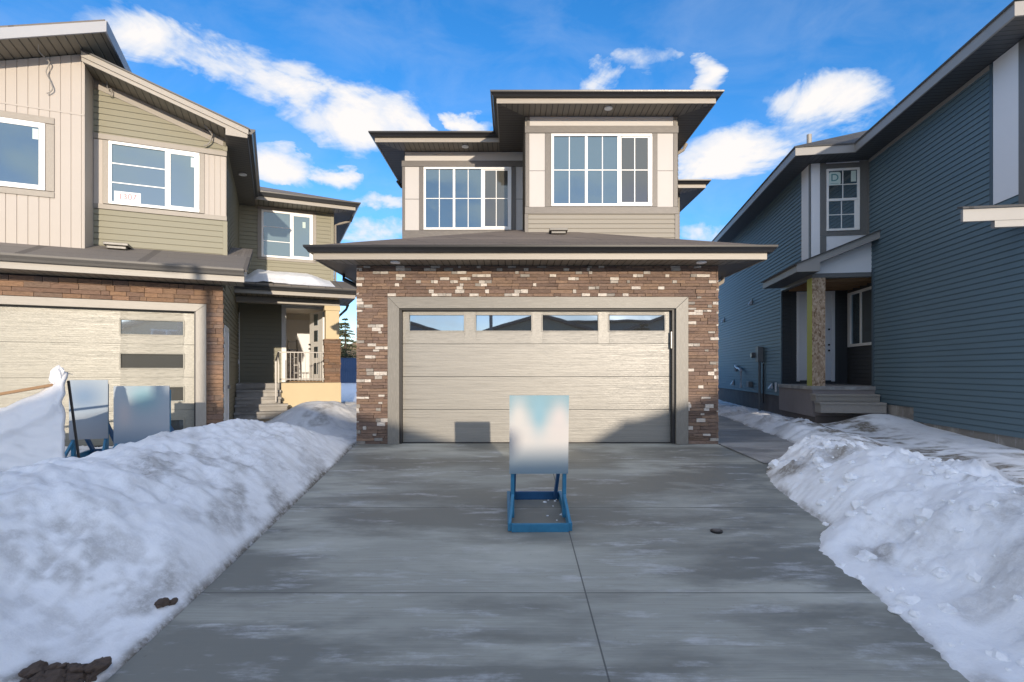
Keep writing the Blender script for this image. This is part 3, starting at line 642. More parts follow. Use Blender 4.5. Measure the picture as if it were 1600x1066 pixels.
# railing
mb = MB(); mb.bar((1.0, 3.92, 1.80), (2.12, 3.92, 1.80), .045, .03); mb.bar((1.0, 3.92, 1.10), (2.12, 3.92, 1.10), .03, .03)
mb.box(.965, 1.005, 3.90, 3.94, 1.0, 1.82); mb.bar((.985, 3.92, 1.80), (.92, 3.25, 1.55), .04, .03); mb.box(.90, .94, 3.23, 3.27, .55, 1.55)
rl = mb.build('railing', M['metal'], L, .003)
for i in range(11): MB().box(1.08+i*.092, 1.092+i*.092, 3.913, 3.927, 1.05, 1.79).build('baluster', M['metal'], rl)
# doorway, room inside, open leaf
F = FF(5.21)
boards_list(L, F, [(1.07, 1.19, 1.0, 3.15), (2.16, 2.26, 1.0, 3.15), (1.07, 2.26, 3.08, 3.17)], M['winwhite'], .04, 'door_frame')
mb = MB(); mb.box(1.135, 1.14, 5.22, 8.1, 1.0, 3.15); mb.box(2.24, 2.245, 5.22, 8.1, 1.0, 3.15); mb.box(1.14, 2.24, 7.4, 7.42, 1.0, 3.15); mb.box(1.14, 2.24, 5.22, 7.4, 3.14, 3.15); mb.build('hallway_wall', paint('hall', (.80, .76, .68), .8, .03, 0), L)
MB().box(1.14, 2.24, 5.2, 7.4, .99, 1.02).build('hallway_floor', M['wood'], L)
idr = MB().fbox(FF(7.39), 1.22, 1.95, 1.02, 2.95, 0, .03).build('inner_door', M['white'], L); MB().fbox(FF(7.39), 1.30, 1.34, 1.9, 2.0, .03, .08).build('handle', M['black'], idr)
hx, hy, ex, ey = 2.17, 5.26, 1.86, 6.1; dd = V(ex-hx, ey-hy, 0).normalized(); nn = V(-dd.y, dd.x, 0)
if nn.y > 0: nn = -nn
Fd = Fr((hx, hy, 0), dd, nn); lf = MB().fbox(Fd, 0, .9, 1.03, 3.05, -.045, 0).build('door', M['winwhite'], L, .004)
for z in (1.22, 1.70, 2.18, 2.66): MB().fbox(Fd, .32, .58, z, z+.33, 0, .006).build('lite', M['glass_d'], lf)
for z in (1.95, 2.08): MB().fbox(Fd, .80, .84, z, z+.05, 0, .06).build('handle', M['black'], lf)

# ladder in the hallway, snow on porch roof
T = Matrix.Translation(L.location) @ Matrix.Rotation(L.rotation_euler.z, 4, 'Z')
def LW(x, y, z): return T @ V(x, y, z)
ld = empty('stepladder', LW(1.40, 6.6, 1.02), L.rotation_euler.z); tag(ld, 'metal stepladder standing just inside the open porch doorway', 'ladder')
mb = MB(); mb.bar((-.16, 0, 0), (-.12, .12, 1.25), .03, .05); mb.bar((.16, 0, 0), (.12, .12, 1.25), .03, .05); mb.build('rail', M['metal'], ld)
mb = MB(); mb.bar((-.15, .42, 0), (-.11, .16, 1.25), .02, .03); mb.bar((.15, .42, 0), (.11, .16, 1.25), .02, .03); mb.build('rear_leg', M['metal'], ld)
for i in range(5): MB().box(-.15+.01*i, .15-.01*i, -.02+.024*i, .06+.024*i, .22+.24*i, .245+.24*i).build('rung', M['metal'], ld)

# ================================================================== RIGHT HOUSE
Q = empty('house', (6.5, 0, 0), -math.atan2(.1568, .9876)); tag(Q, 'blue-grey sided house at right with unfinished porch post and concrete steps', 'house')
mb = MB(); mb.box(.01, 8, 8.37, 11.35, .28, 6.4); mb.box(.01, 8, 11.35, 13.06, .56, 6.4); mb.box(.43, 8, 13.06, 15.4, -.3, 6.4); mb.box(.01, .43, 13.06, 15.4, 3.66, 6.4); mb.box(-1.28, .01, 13.31, 15.4, 3.80, 6.4); mb.box(-1.28, 8, 15.39, 27, .6, 6.4)
mb.build('wall', M['r_siding'], Q)
N = FX(.01, -1); mb = MB()
mb.siding(N, [(8.37, .28), (11.35, .28), (11.35, 3.66), (8.37, 3.66)], .28)
mb.siding(N, [(11.35, .56), (13.06, .56), (13.06, 3.66), (11.35, 3.66)], .28)
mb.siding(N, [(9.13, 3.66), (13.3, 3.66), (13.3, 6.4), (9.13, 6.4)], .28)
mb.siding(N, [(8.37, 3.66), (9.13, 3.66), (9.13, 4.04), (8.37, 4.04)], .28)
mb.siding(FX(-1.28, -1), [(13.86, 3.7), (15.4, 3.7), (15.4, 6.4), (13.86, 6.4)], .6)
mb.siding(FX(-1.28, -1), [(15.4, .6), (27, .6), (27, 6.4), (15.4, 6.4)], .6)
mb.build('siding', M['r_siding'], Q)
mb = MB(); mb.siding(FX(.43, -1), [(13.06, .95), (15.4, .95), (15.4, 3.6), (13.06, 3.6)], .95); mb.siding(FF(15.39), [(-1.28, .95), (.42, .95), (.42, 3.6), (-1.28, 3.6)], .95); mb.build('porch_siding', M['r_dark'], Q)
boards_list(Q, N, [(12.97, 13.07, .56, 3.72)], M['r_corner'], .03, 'corner_board'); boards_list(Q, FX(-1.28, -1), [(15.38, 15.46, .6, 3.6)], M['r_corner'], .03, 'corner_board')
boards_list(Q, N, [(13.2, 13.3, 3.75, 6.38)], M['r_trim'], .03); boards_list(Q, N, [(9.06, 9.13, 4.04, 6.38)], M['r_corner'], .03, 'corner_board')
boards_list(Q, N, [(9.13, 13.2, 6.31, 6.39)], M['r_fascia'], .028, 'frieze_board')
# panels
MB().fbox(N, 8.50, 9.055, 4.04, 6.39, 0, .02).build('panel', M['r_white'], Q); boards_list(Q, N, [(8.35, 8.495, 3.8, 6.39)], M['r_trim'], .03)
mb = MB(); mb.siding(FF(8.37), [(.0, .28), (8, .28), (8, 6.4), (0, 6.4)], .28, .1143); mb.build('front_siding', M['r_front'], Q)
boards_list(Q, FF(8.37), [(-.02, .03, 3.8, 6.39)], M['r_trim'], .03)
# foundation
mb = MB(); mb.box(.03, 7.9, 8.4, 13.0, -.6, .30); mb.box(.025, .5, 11.36, 13.02, .2, .565); mb.build('foundation', M['fnd'], Q)
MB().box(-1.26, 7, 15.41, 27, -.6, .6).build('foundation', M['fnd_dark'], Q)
# bay front
F = FF(13.31)
mb = MB(); mb.fbox(F, -1.27, 0, 3.8, 6.39, 0, .012); mb.fbox(FX(-1.28, -1), 13.33, 13.855, 3.8, 6.39, 0, .02); mb.build('panel', M['r_white'], Q)
boards_list(Q, F, [(-1.07, -.935, 4.60, 6.39), (-.185, .0, 4.60, 6.39), (-.935, -.185, 6.235, 6.36), (-.935, -.185, 4.60, 4.715), (-1.07, -.93, 3.8, 4.595)], M['r_trim'], .03)
boards_list(Q, FX(-1.28, -1), [(13.29, 13.36, 3.8, 6.39)], M['r_trim'], .028)
w = MB()
s0, s1, z0, z1 = -.93, -.19, 4.72, 6.23; t = .05
w.fbox(F, s0, s1, z0, z0+t, 0, .05); w.fbox(F, s0, s1, z1-t, z1, 0, .05); w.fbox(F, s0, s0+t, z0+t, z1-t, 0, .05); w.fbox(F, s1-t, s1, z0+t, z1-t, 0, .05); w.fbox(F, s0+t, s1-t, 5.44, 5.50, 0, .056); w.fbox(F, s1-t-.06, s1-t, z0+t, 5.44, 0, .045)
w = w.build('window', M['winwhite'], Q, .004)
gd = glass_mat('glass_r', (.07, .085, .085), .35)
MB().fbox(F, s0+t, s1-t, 5.50, z1-t, 0, .025).build('pane', gd, w); MB().fbox(F, s0+t, s1-t-.06, z0+t, 5.44, 0, .025).build('pane', gd, w)
g = MB(); c = (s0+s1)/2; g.fbox(F, c-.009, c+.009, 5.50, z1-t, .0252, .033); g.fbox(F, s0+t, s1-t, 5.83, 5.848, .0252, .034); g.build('muntin', M['winwhite'], w); g = MB(); c = (s0+s1-.06)/2; g.fbox(F, c-.009, c+.009, z0+t, 5.44, .0252, .033); g.fbox(F, s0+t, s1-t-.06, 5.10, 5.118, .0252, .034); g.build('muntin', M['winwhite'], w)
rp = []; cx, cz, hw, hh, rr = -.745, 5.99, .135, .155, .05
for ax, az, a0 in ((cx+hw-rr, cz+hh-rr, 0), (cx-hw+rr, cz+hh-rr, 90), (cx-hw+rr, cz-hh+rr, 180), (cx+hw-rr, cz-hh+rr, 270)):
    for kk in range(5): aa = R(a0+kk*22.5); rp.append((ax+rr*math.cos(aa), az+rr*math.sin(aa)))
cd = MB().prism(F, rp, .0355, .038).build('letter_card', M['pale'], w); 
text_part('D', cd, F, -.745, 6.0, .034, .24, M['teal']) if False else None
dd_ = text_part('D', Q, F, -.745, 6.005, .039, .25, M['teal']); MB().fbox(F, -.84, -.66, 5.865, 5.875, .0385, .0395).build('card_line', M['teal'], Q)
MB().fbox(F, -.375, -.265, 5.90, 6.16, .0255, .028).build('sticker', M['pale'], w)
# roof
zs = 6.4
soffit_polys('soffit', M['r_soff'], Q, [(1, [(-.53, 7.8), (.01, 7.8), (.01, 13.3), (-.53, 13.3)]), (0, [(-1.82, 12.7), (-.53, 12.7), (-.53, 13.31), (-1.28, 13.31)]), (1, [(-1.82, 12.7), (-1.28, 13.31), (-1.28, 27.5), (-1.82, 27.5)])], zs)
mb = MB(); mb.sweep([(-1.82, 27.5, zs-.015), (-1.82, 12.7, zs-.015), (-.53, 12.7, zs-.015), (-.53, 7.8, zs-.015), (9, 7.8, zs-.015)], [(-.02, 0), (.015, 0), (.015, .205), (-.02, .205)]); mb.build('fascia', M['r_fascia'], Q, .003)
mb = MB(); p = .5; zt = zs+.20
mb.face([V(-.57, 7.75, zt), V(-.57, 12.75, zt), V(3.9, 12.75, zt+4.47*p), V(3.9, 7.75, zt+4.47*p)], (0, 0, 1))
mb.face([V(-1.86, 12.66, zt+.001), V(-.57, 12.66, zt+.001), V(1.2, 14.43, zt+1.77*p), V(1.2, 15.72, zt+3.06*p)], (0, 0, 1))
mb.face([V(-1.86, 12.66, zt+.002), V(1.2, 15.72, zt+3.06*p), V(3.9, 18.4, zt+5.76*p), V(3.9, 27.5, zt+5.76*p), V(-1.86, 27.5, zt)], (0, 0, 1))
for a, b in (((-.57, 7.75), (-.57, 12.66)), ((-1.86, 12.66), (-.57, 12.66)), ((-1.86, 12.66), (-1.86, 27.5))): mb.face([V(*a, zt), V(*b, zt), V(*b, zt-.03), V(*a, zt-.03)], (-1, -1, 0))
mb.build('roof', M['shingle_r'], Q)
MB().tube([(-1.1, 13.9, zt+.4), (-1.1, 13.9, zt+.75)], .06, 10).build('vent_pipe', M['l_fascia'], Q)
# porch roof (rises toward the near wall)
f = FF(12.7); s = .40
def zp(x): return 3.66+(x+1.8)*s
mb = MB(); mb.prism(f, [(-1.84, zp(-1.84)+.165), (.0, zp(0)+.165), (.0, zp(0)+.195), (-1.84, zp(-1.84)+.195)], -2.7, .04); mb.build('porch_roof', M['shingle_r'], Q)
mb = MB(); mb.prism(f, [(-1.8, 3.65), (-1.29, 3.65), (-1.29, zp(-1.29)), (.0, zp(0)), (.0, zp(0)+.165), (-1.8, zp(-1.8)+.165)], -.025, 0); mb.box(-1.8, -1.78, 12.73, 15.4, 3.65, 3.82); mb.build('fascia', M['r_fascia'], Q)
mb = MB(); mb.prism(f, [(-1.29, zp(-1.29)+.0), (0, zp(0)+.0), (0, zp(0)+.02), (-1.29, zp(-1.29)+.02)], -.4, -.03); mb.face([V(-1.79, 12.72, 3.655), V(-1.29, 12.72, 3.655), V(-1.29, 15.4, 3.655), V(-1.79, 15.4, 3.655)], (0, 0, -1)); mb.build('soffit', M['r_soff'][1], Q)
MB().prism(FF(13.12), [(-1.29, 3.665), (-.0, 3.665), (-.0, zp(0)), (-1.29, zp(-1.29))], 0, .02).build('gable_panel', M['r_white'], Q)
mb = MB(); mb.box(-1.33, 0, 13.09, 13.25, 3.56, 3.66); mb.box(-1.33, -1.2, 13.25, 15.4, 3.56, 3.66); mb.build('porch_beam', M['r_trim'], Q, .003)
mb = MB(); mb.box(-1.2, .43, 13.25, 15.39, 3.60, 3.64)
for i in range(5): mb.box(-1.2, .43, 13.45+i*.4, 13.49+i*.4, 3.52, 3.60)
mb.build('porch_ceiling', M['wood'], Q)
# post
po = MB().box(-1.315, -1.02, 13.10, 13.40, .95, 3.56).build('porch_post', M['osb'], Q, .003); MB().box(-1.33, -1.316, 13.12, 13.40, .95, 3.56).build('post_side', M['yellow'], po)
# entry door, porch window
F = FF(15.39)
boards_list(Q, F, [(-.91, -.83, 1.02, 3.54), (.0, .085, 1.02, 3.54), (-.83, 0, 3.46, 3.54)], M['white'], .05, 'door_frame'); boards_list(Q, F, [(-1.03, -.915, 1.0, 3.56), (.09, .2, 1.0, 3.56)], M['r_dark'], .03)
dr = MB().fbox(F, -.83, 0, 1.05, 3.46, 0, .025).build('door', M['r_white'], Q, .004)
for z in (1.86, 2.02, 2.45): MB().fbox(F, -.09, -.05, z, z+.045, .025, .07).build('handle', M['black'], dr)
F = FX(.43, -1)
w = MB(); s0, s1, z0, z1, t = 13.55, 15.27, 1.97, 3.45, .07
w.fbox(F, s0, s1, z0, z0+t, 0, .06); w.fbox(F, s0, s1, z1-t, z1, 0, .06); w.fbox(F, s0, s0+t, z0+t, z1-t, 0, .06); w.fbox(F, s1-t-.1, s1, z0+t, z1-t, 0, .06); w.fbox(F, 14.50, 14.57, z0+t, z1-t, 0, .055)
w = w.build('window', M['winwhite'], Q, .004); MB().fbox(F, 14.57, s1-t-.1, z0+t, z1-t, 0, .025).build('pane', gd, w); MB().fbox(F, s0+t, 14.50, z0+t, z1-t, 0, .025).build('pane', M['glass_c'], w)
# slab + steps
MB().box(-1.40, .43, 12.9, 15.38, .86, .95).build('porch_slab', M['slab'], Q, .006); MB().box(-1.37, -.0, 12.93, 15.38, .22, .86).build('porch_base', paint('cem', (.27, .24, .235), .9, .2, .3, 2), Q, .006)
mb = MB(); mb.box(-1.32, -.0, 12.88, 15.3, -.2, .24); mb.build('porch_footing', M['fnd_dark'], Q)
for (a, b, y, zt_, zb) in ((-1.42, -.03, 12.62, .77, .60), (-1.45, -.06, 12.27, .60, .36)):
    s = MB(); s.box(a, b, y, y+.36, zt_-.05, zt_); s.box(a+.02, b, y+.02, y+.36, zb, zt_-.05); s.build('step', M['agg'], Q, .008)
# canopy at the front corner
mb = MB(); mb.box(-.9, 5, 8.30, 8.36, 3.60, 3.79); mb.build('fascia', M['r_fascia'], Q, .003)
mb = MB(); mb.prism(Fr((0, 0, 0), (0, 1, 0), (1, 0, 0)), [(8.27, 3.79), (8.27, 3.82), (8.40, 3.86), (8.40, 3.82)], -.92, 5); mb.build('canopy_roof', M['shingle_r'], Q)
MB().box(-.46, 5, 8.31, 8.40, 3.50, 3.60).build('canopy_beam', M['r_fascia'], Q)
# wall services
F = FX(-1.28, -1)
def hood(y, z):
    mb = MB(); mb.fbox(F, y-.1, y+.1, z-.1, z+.1, .013, .03); mb.build('vent_hood', M['r_corner'], Q)
    m2 = MB(); m2.hexa([F.p(y-.07, z-.09, .03), F.p(y+.07, z-.09, .03), F.p(y+.07, z-.09, .14), F.p(y-.07, z-.09, .14), F.p(y-.05, z+.06, .03), F.p(y+.05, z+.06, .03), F.p(y+.05, z+.05, .05), F.p(y-.05, z+.05, .05)]); m2.build('vent_hood', M['pvc'], Q)
for y, z in ((18.42, 3.65), (22.48, 3.42), (20.9, .88), (16.2, .88)): hood(y, z)
mt = MB().fbox(F, 17.12, 17.42, 1.60, 2.08, .013, .17).build('electric_meter', M['grey'], Q, .01)
MB().tube([F.p(17.6, 1.82, .12), F.p(17.6, 1.82, .26)], .09, 16).build('meter_dial', M['metal'], mt)
MB().tube([F.p(17.25, 1.6, .09), F.p(17.25, -.1, .09)], .04, 8).build('conduit', M['grey'], Q); MB().tube([F.p(17.0, 1.55, .05), F.p(17.0, .3, .05)], .02, 8).build('conduit', M['black'], Q)
MB().tube([F.p(20.4, 1.30, .05), F.p(20.4, 1.50, .08), F.p(20.0, 1.42, .10), F.p(19.5, 1.38, .12), F.p(19.4, 1.30, .12), F.p(19.4, .72, .12)], .045, 8).build('vent_pipe', M['pvc'], Q)
mb = MB(); mb.fbox(F, 18.35, 18.65, .76, .96, .013, .14); mb.build('gas_regulator', M['grey'], Q, .01)
MB().fbox(F, 15.8, 15.9, .70, .98, .013, .04).build('outlet_box', M['white'], Q)

# ================================================================== TERRAIN
def vnoise(x, y, seed):
    def hsh(i, j):
        n = (i*374761393+j*668265263+seed*974634777) & 0xffffffff
        n = ((n ^ (n >> 13))*1274126177) & 0xffffffff
        return ((n ^ (n >> 16)) & 0xffff)/65535.0
    xi, yi = np.floor(x).astype(np.int64), np.floor(y).astype(np.int64); fx, fy = x-xi, y-yi
    fx, fy = fx*fx*(3-2*fx), fy*fy*(3-2*fy)
    return (hsh(xi, yi)*(1-fx)+hsh(xi+1, yi)*fx)*(1-fy)+(hsh(xi, yi+1)*(1-fx)+hsh(xi+1, yi+1)*fx)*fy
def fbm(x, y, s, seed, o=5, g=.5):
    t, a, n = 0, 1, 0
    for k in range(o): t = t+a*(vnoise(x*s, y*s, seed+k)-.5); n += a; a *= g; s *= 2.03
    return t/n*2
def sm(a, b, x): t = np.clip((x-a)/(b-a), 0, 1); return t*t*(3-2*t)
def gz(Y): return np.where(Y < 9.76, -.0941*(9.76-np.maximum(Y, -2.8)), 0.)
def grid(name, xs, ys, Z, mat, dirt=None, keep=None):
    nx, ny = len(xs), len(ys); XX, YY = np.meshgrid(xs, ys)
    v = np.stack([XX.ravel(), YY.ravel(), Z.ravel()], 1)
    i = np.arange((nx-1)*(ny-1)); r, c = i//(nx-1), i % (nx-1); a = r*nx+c
    f = np.stack([a, a+1, a+nx+1, a+nx], 1)
    if keep is not None: f = f[keep[:-1, :-1].ravel() | keep[1:, 1:].ravel()]
    me = bpy.data.meshes.new(name); me.from_pydata(v.tolist(), [], f.tolist()); me.materials.append(mat)
    me.polygons.foreach_set('use_smooth', [True]*len(me.polygons))
    if dirt is not None:
        at = me.attributes.new('Dirt', 'FLOAT', 'POINT'); at.data.foreach_set('value', dirt.ravel().astype(np.float32))
    o = bpy.data.objects.new(name, me); C.objects.link(o); return o
# base ground, reaches the horizon
xs = np.concatenate([np.linspace(-600, -60, 10), np.linspace(-50, -14, 13), np.linspace(-12, 14, 53), np.linspace(18, 50, 9), np.linspace(60, 600, 10)])
ys = np.concatenate([np.linspace(-600, -60, 10), np.linspace(-50, -4, 24), np.linspace(-3, 20, 47), np.linspace(22, 60, 20), np.linspace(80, 900, 12)])
XX, YY = np.meshgrid(xs, ys)
Z = np.where(YY < 9.76, -.0941*(9.76-np.maximum(YY, -3.2)), 0)-.16+.60*sm(14, 36, YY)+.02*fbm(XX, YY, .8, 3)
tag(grid('snow_ground', xs, ys, Z, M['ground']), kind='structure')
# street
mb = MB(); mb.box(-120, 120, -11, -3.4, -1.5, -1.33); tag(mb.build('road', M['road']), kind='structure')
# driveway slab
mb = MB(); yb = 9.90
pts = [(-2.50, -3.3), (3.3, -3.3), (3.6, 4), (4.6, 9.76), (4.6, 9.9), (-2.80, 9.9), (-2.80, 9.76), (-2.72, 8), (-2.52, 3.4)]
def top(x, y): return V(x, y, float(gz(np.array(y))))
n = 24
for i in range(n):
    y0_, y1_ = -3.3+(13.06)*i/n, -3.3+13.06*(i+1)/n
    def xl(y): return -2.50-.30*max(0, (y-3.4)/6.4)**1.2 if y > 3.4 else -2.50
    def xr(y): return 3.35+1.2*float(sm(5, 9.5, np.array(y)))
    a, b, c, d = top(xl(y0_), y0_), top(xr(y0_), y0_), top(xr(y1_), y1_), top(xl(y1_), y1_)
    mb.face([a, b, c, d], (0, 0, 1)); mb.face([a, d, d-V(0, 0, .12), a-V(0, 0, .12)], (-1, 0, 0)); mb.face([b, c, c-V(0, 0, .12), b-V(0, 0, .12)], (1, 0, 0))
mb.box(-2.80, 3.7, 9.76, 9.92, -.12, .0005)
mb.build('driveway', M['concrete'])
tag(bpy.data.objects['driveway'], kind='structure')
mb = MB(); mb.face([V(3.705, 9.62, .004), V(5.9, 9.2, .004), V(6.6, 16, .004), V(3.705, 16, .004)], (0, 0, 1)); mb.face([V(3.705, 9.62, .004), V(3.9, 8.4, -.115), V(5.6, 8.3, -.125), V(5.9, 9.2, .004)], (0, 0, 1))
tag(mb.build('walkway', M['slab']), kind='structure')
mb = MB(); mb.bar((3.70, 9.74, .004), (4.35, 8.3, -.128), .012, .012); mb.build('expansion_joint', M['black']); tag(bpy.data.objects['expansion_joint'], kind='structure')

# left bank ---------------------------------------------------------
xs = np.arange(-9.2, -2.3, .026); ys = np.arange(1.2, 17, .03); X_, Y_ = np.meshgrid(xs, ys)
ty = [1.2, 2.5, 3.5, 4.5, 5.3, 6.2, 6.7, 7.2, 8, 9.0, 9.6, 10.1, 10.6, 17]
cx_ = np.interp(Y_, ty, [-5.2, -5.1, -4.9, -4.25, -4.2, -4.2, -4.2, -4.15, -4.1, -4.0, -3.9, -3.8, -3.6, -3.6])
cz_ = np.interp(Y_, ty, [.40, .44, .46, .47, .46, .48, .52, .54, .52, .46, .35, .13, .02, .02])
ex_ = -2.505-.30*np.clip((Y_-3.4)/6.4, 0, 9)**1.2+.030*fbm(X_*0, Y_, 1.7, 11)+.02*fbm(X_*0, Y_, 7, 12)-.04*sm(8.5, 10, Y_)
g_ = gz(Y_)
t = np.clip((ex_-X_)/(ex_-cx_), 0, 1); inn = np.sin(t*math.pi/2)**.82
outb = np.interp(Y_, [1, 4, 5, 6, 12], [.34, .34, .1, -.02, .02])
out_ = sm(-1.5, 0, X_-cx_)
hgt = np.where(X_ > cx_, g_-.02+(cz_-g_)*inn, outb+(cz_-outb)*out_)
hgt = np.where(X_ > ex_, g_-.03-.3*np.clip(X_-ex_, 0, .3), hgt)
amp = np.clip(t*2.2, 0, 1)
hgt = hgt+amp*(.11*fbm(X_, Y_, .9, 21)+.075*fbm(X_*1.0+Y_*.4, Y_, 2.4, 22)+.04*fbm(X_, Y_, 7, 23)-.045*np.abs(fbm(X_, Y_, 3.0, 24))+.03*np.abs(fbm(X_, Y_, 6.5, 25))+.014*fbm(X_, Y_, 15, 26)+.012*sm(.45, .7, vnoise(X_*2+1, Y_*1.6, 29))*np.abs(fbm(X_, Y_, 28, 27)))
hgt = hgt-.03*np.exp(-(((X_+2.74)/.30)**2+((Y_-3.24)/.24)**2)**1.5)*(hgt > g_)
lowm = sm(4.7, 3.7, Y_)*sm(1.5, .3, ex_-X_); hgt = hgt-lowm*.72*np.maximum(hgt-g_-.02, 0)
# mound by the neighbour's porch and the strip between the houses
ms = .62*np.exp(-(((X_+4.4)/1.0)**2+((Y_-12.5)/1.25)**2)**1.2)
strip = .02+.30*sm(12, 17, Y_)+.06*fbm(X_, Y_, 1.2, 31)+.03*fbm(X_, Y_, 5, 32)
far = np.maximum(strip, ms+.05*fbm(X_, Y_, 2.5, 33))
wgt = sm(9.9, 10.9, Y_); hgt = hgt*(1-wgt)+np.where(X_ < -2.86, far, -.1)*wgt
# keep clear of the neighbour's garage and its cleared pad
Lx = (X_+5.37)*math.cos(L.rotation_euler.z)+(Y_-10.07)*math.sin(L.rotation_euler.z); Ly = -(X_+5.37)*math.sin(L.rotation_euler.z)+(Y_-10.07)*math.cos(L.rotation_euler.z)
hgt = np.where((Lx < .0) & (Ly > -.05), -.2, hgt)
hgt = np.where((Lx > 0) & (Lx < 1.25) & (Ly > 2.6), np.minimum(hgt, .12), hgt)
dirt = .75*np.exp(-((X_-ex_+.015)/.035)**2)*sm(.25, .6, vnoise(X_*3, Y_*2.2, 5)+.15)+.55*np.exp(-((X_-ex_+.22)/.16)**2)*sm(4.7, 4.3, Y_)*sm(3.4, 3.9, Y_)*sm(.3, .6, vnoise(X_*7, Y_*5, 15))+.8*np.exp(-(((X_+2.73)/.22)**2+((Y_-3.24)/.16)**2)**2)
dirt = dirt+.55*sm(.50, .72, vnoise(X_*1.7+3, Y_*1.3, 77))*sm(.35, .75, .6*vnoise(X_*5+Y_*2, Y_*3, 78)+.4*vnoise(X_*14, Y_*11, 79))
kp = (X_ < ex_+.12) | (Y_ > 10.2)
dirt = dirt+.5*np.exp(-(((X_+3.35)/.75)**2+((Y_-4.1)/.55)**2))*sm(.35, .7, .5*vnoise(X_*9, Y_*8, 80)+.5*vnoise(X_*22, Y_*19, 81))
dirt = np.where(X_ > ex_-.02, 1.0, dirt)
tag(grid('snow_bank', xs, ys, hgt, M['snow_l'], np.clip(dirt, 0, 1), kp & (X_ < -2.80+.5*(Y_ < 9.9))), 'tall dirty snow bank shovelled up along the left edge of the driveway', 'snow bank')

LH = (xs, ys, hgt.copy())
def left_h(x, y): return float(LH[2][int(round((y-LH[1][0])/.03)), int(round((x-LH[0][0])/.026))])
# right bank --------------------------------------------------------
xs = np.arange(2.3, 10.2, .03); ys = np.concatenate([np.arange(1.2, 9, .028), np.arange(9, 25, .06)]); X_, Y_ = np.meshgrid(xs, ys)
ex_ = np.interp(Y_, [1.2, 2.6, 3.34, 3.79, 4.35, 4.85, 5.25, 5.5, 5.85, 6.53, 7.28, 8.2, 8.75, 9.3, 12.4, 15.9, 25], [2.6, 2.66, 2.76, 2.84, 2.9, 2.88, 2.98, 3.12, 3.40, 3.44, 3.52, 3.80, 4.45, 5.0, 5.5, 6.1, 6.6])+.05*fbm(X_*0, Y_, 2.2, 41)+.04*fbm(X_*0, Y_, 8, 42)+.03*fbm(X_, Y_, 24, 43)
cx_ = ex_+np.interp(Y_, [1, 5.4, 6, 8, 9, 25], [1.75, 1.6, 1.15, 1.0, .55, .5])
cz_ = np.interp(Y_, [1, 3, 4.5, 6.5, 7.6, 8.3, 9, 12, 16, 25], [.12, .16, .22, .26, .24, .20, .22, .20, .16, .1])
g_ = gz(Y_); base = np.interp(Y_, [1, 4, 6, 8, 10, 12, 25], [-.25, -.12, -.04, .0, .04, .06, .05])
nw = 6.5-.0; wx = 6.5*1+Y_*.1588  # near wall line
base = base+np.interp(Y_, [7, 9, 11.5, 12.6], [.06, .10, .20, .26])*sm(-1.3, -.15, X_-wx)*sm(13, 12.2, Y_)
base = base+.22*np.exp(-(((X_-wx+.9)/.8)**2+((Y_-11.6)/.5)**2))
t = np.clip((X_-ex_)/(cx_-ex_), 0, 1); inn = np.sin(t*math.pi/2)**.85
out_ = 1-sm(0, 1.1, X_-cx_)
hgt = np.where(X_ < cx_, g_-.015+(cz_-g_+.015)*inn, base+(cz_-base)*out_)
shelf = (Y_ < 5.6)*np.clip(1-np.abs((X_-ex_)/.75), 0, 1)          # trodden flat apron at the foot
cap = g_+.045+np.clip(X_-ex_-.45, 0, 3)**1.3*.9+.6*sm(5.1, 5.9, Y_)+.05*fbm(X_, Y_, 2.2, 49)
hgt = np.where((Y_ < 5.9) & (X_ > ex_), -.06*np.log(np.exp(-hgt/.06)+np.exp(-cap/.06)), hgt)
amp = np.clip(t*2.0, 0.04, 1)*(.14+.86*(1-sm(.2, 1.0, X_-cx_)))
hgt = hgt+amp*(.10*fbm(X_, Y_, 1.1, 51)+.09*fbm(X_, Y_, 2.7, 52)+.03*np.abs(fbm(X_, Y_, 6.5, 53))+.012*fbm(X_, Y_, 17, 54))
rgh = sm(.50, .68, vnoise(X_*1.5+7, Y_*1.2, 57))+.8*np.exp(-((X_-cx_)/.3)**2)*sm(8.8, 8, Y_)
hgt = hgt+np.clip(rgh, 0, 1)*amp*(.10*np.maximum(fbm(X_, Y_, 5.2, 58), -.1)+.06*np.abs(fbm(X_, Y_, 9, 59))+.03*fbm(X_, Y_, 22, 60)+.02*np.abs(fbm(X_, Y_, 30, 68)))+amp*.006*fbm(X_, Y_, 30, 69)
hgt = np.where(X_ < ex_, g_-.03-.4*np.clip(ex_-X_, 0, .3), hgt)
hgt = np.where((X_ > wx+.1) & (Y_ < 14), -.3, hgt)
pth = np.exp(-((X_-(wx-1.65))/.8)**4)*sm(12.6, 11.8, Y_)*sm(3, 5, Y_)
dirt = 1.35*pth*sm(.50, .66, .55*vnoise(X_*2.2-Y_*.8, Y_*5.5+X_*1.5, 61)+.45*vnoise(X_*6, Y_*16, 62))+.25*pth*sm(.3, .7, vnoise(X_*3, Y_*9, 63))
dirt = dirt+.5*np.clip(rgh, 0, 1)*sm(.55, .8, vnoise(X_*4.5, Y_*4, 66))+.7*np.exp(-((X_-ex_-.02)/.04)**2)*sm(.4, .6, vnoise(X_*4, Y_*3, 64))+.35*sm(.70, .85, vnoise(X_*2.1, Y_*2, 65))
kp = (X_ > ex_-.12)
tag(grid('snow_bank', xs, ys, hgt, M['snow'], np.clip(dirt, 0, 1), kp), 'lumpy snow bank and icy trodden path between the driveway and the blue-grey house', 'snow bank')
def bank_h(x, y):
    j = int(round((x-xs[0])/.03)); i = int(np.searchsorted(ys, y)); return float(hgt[i, j])

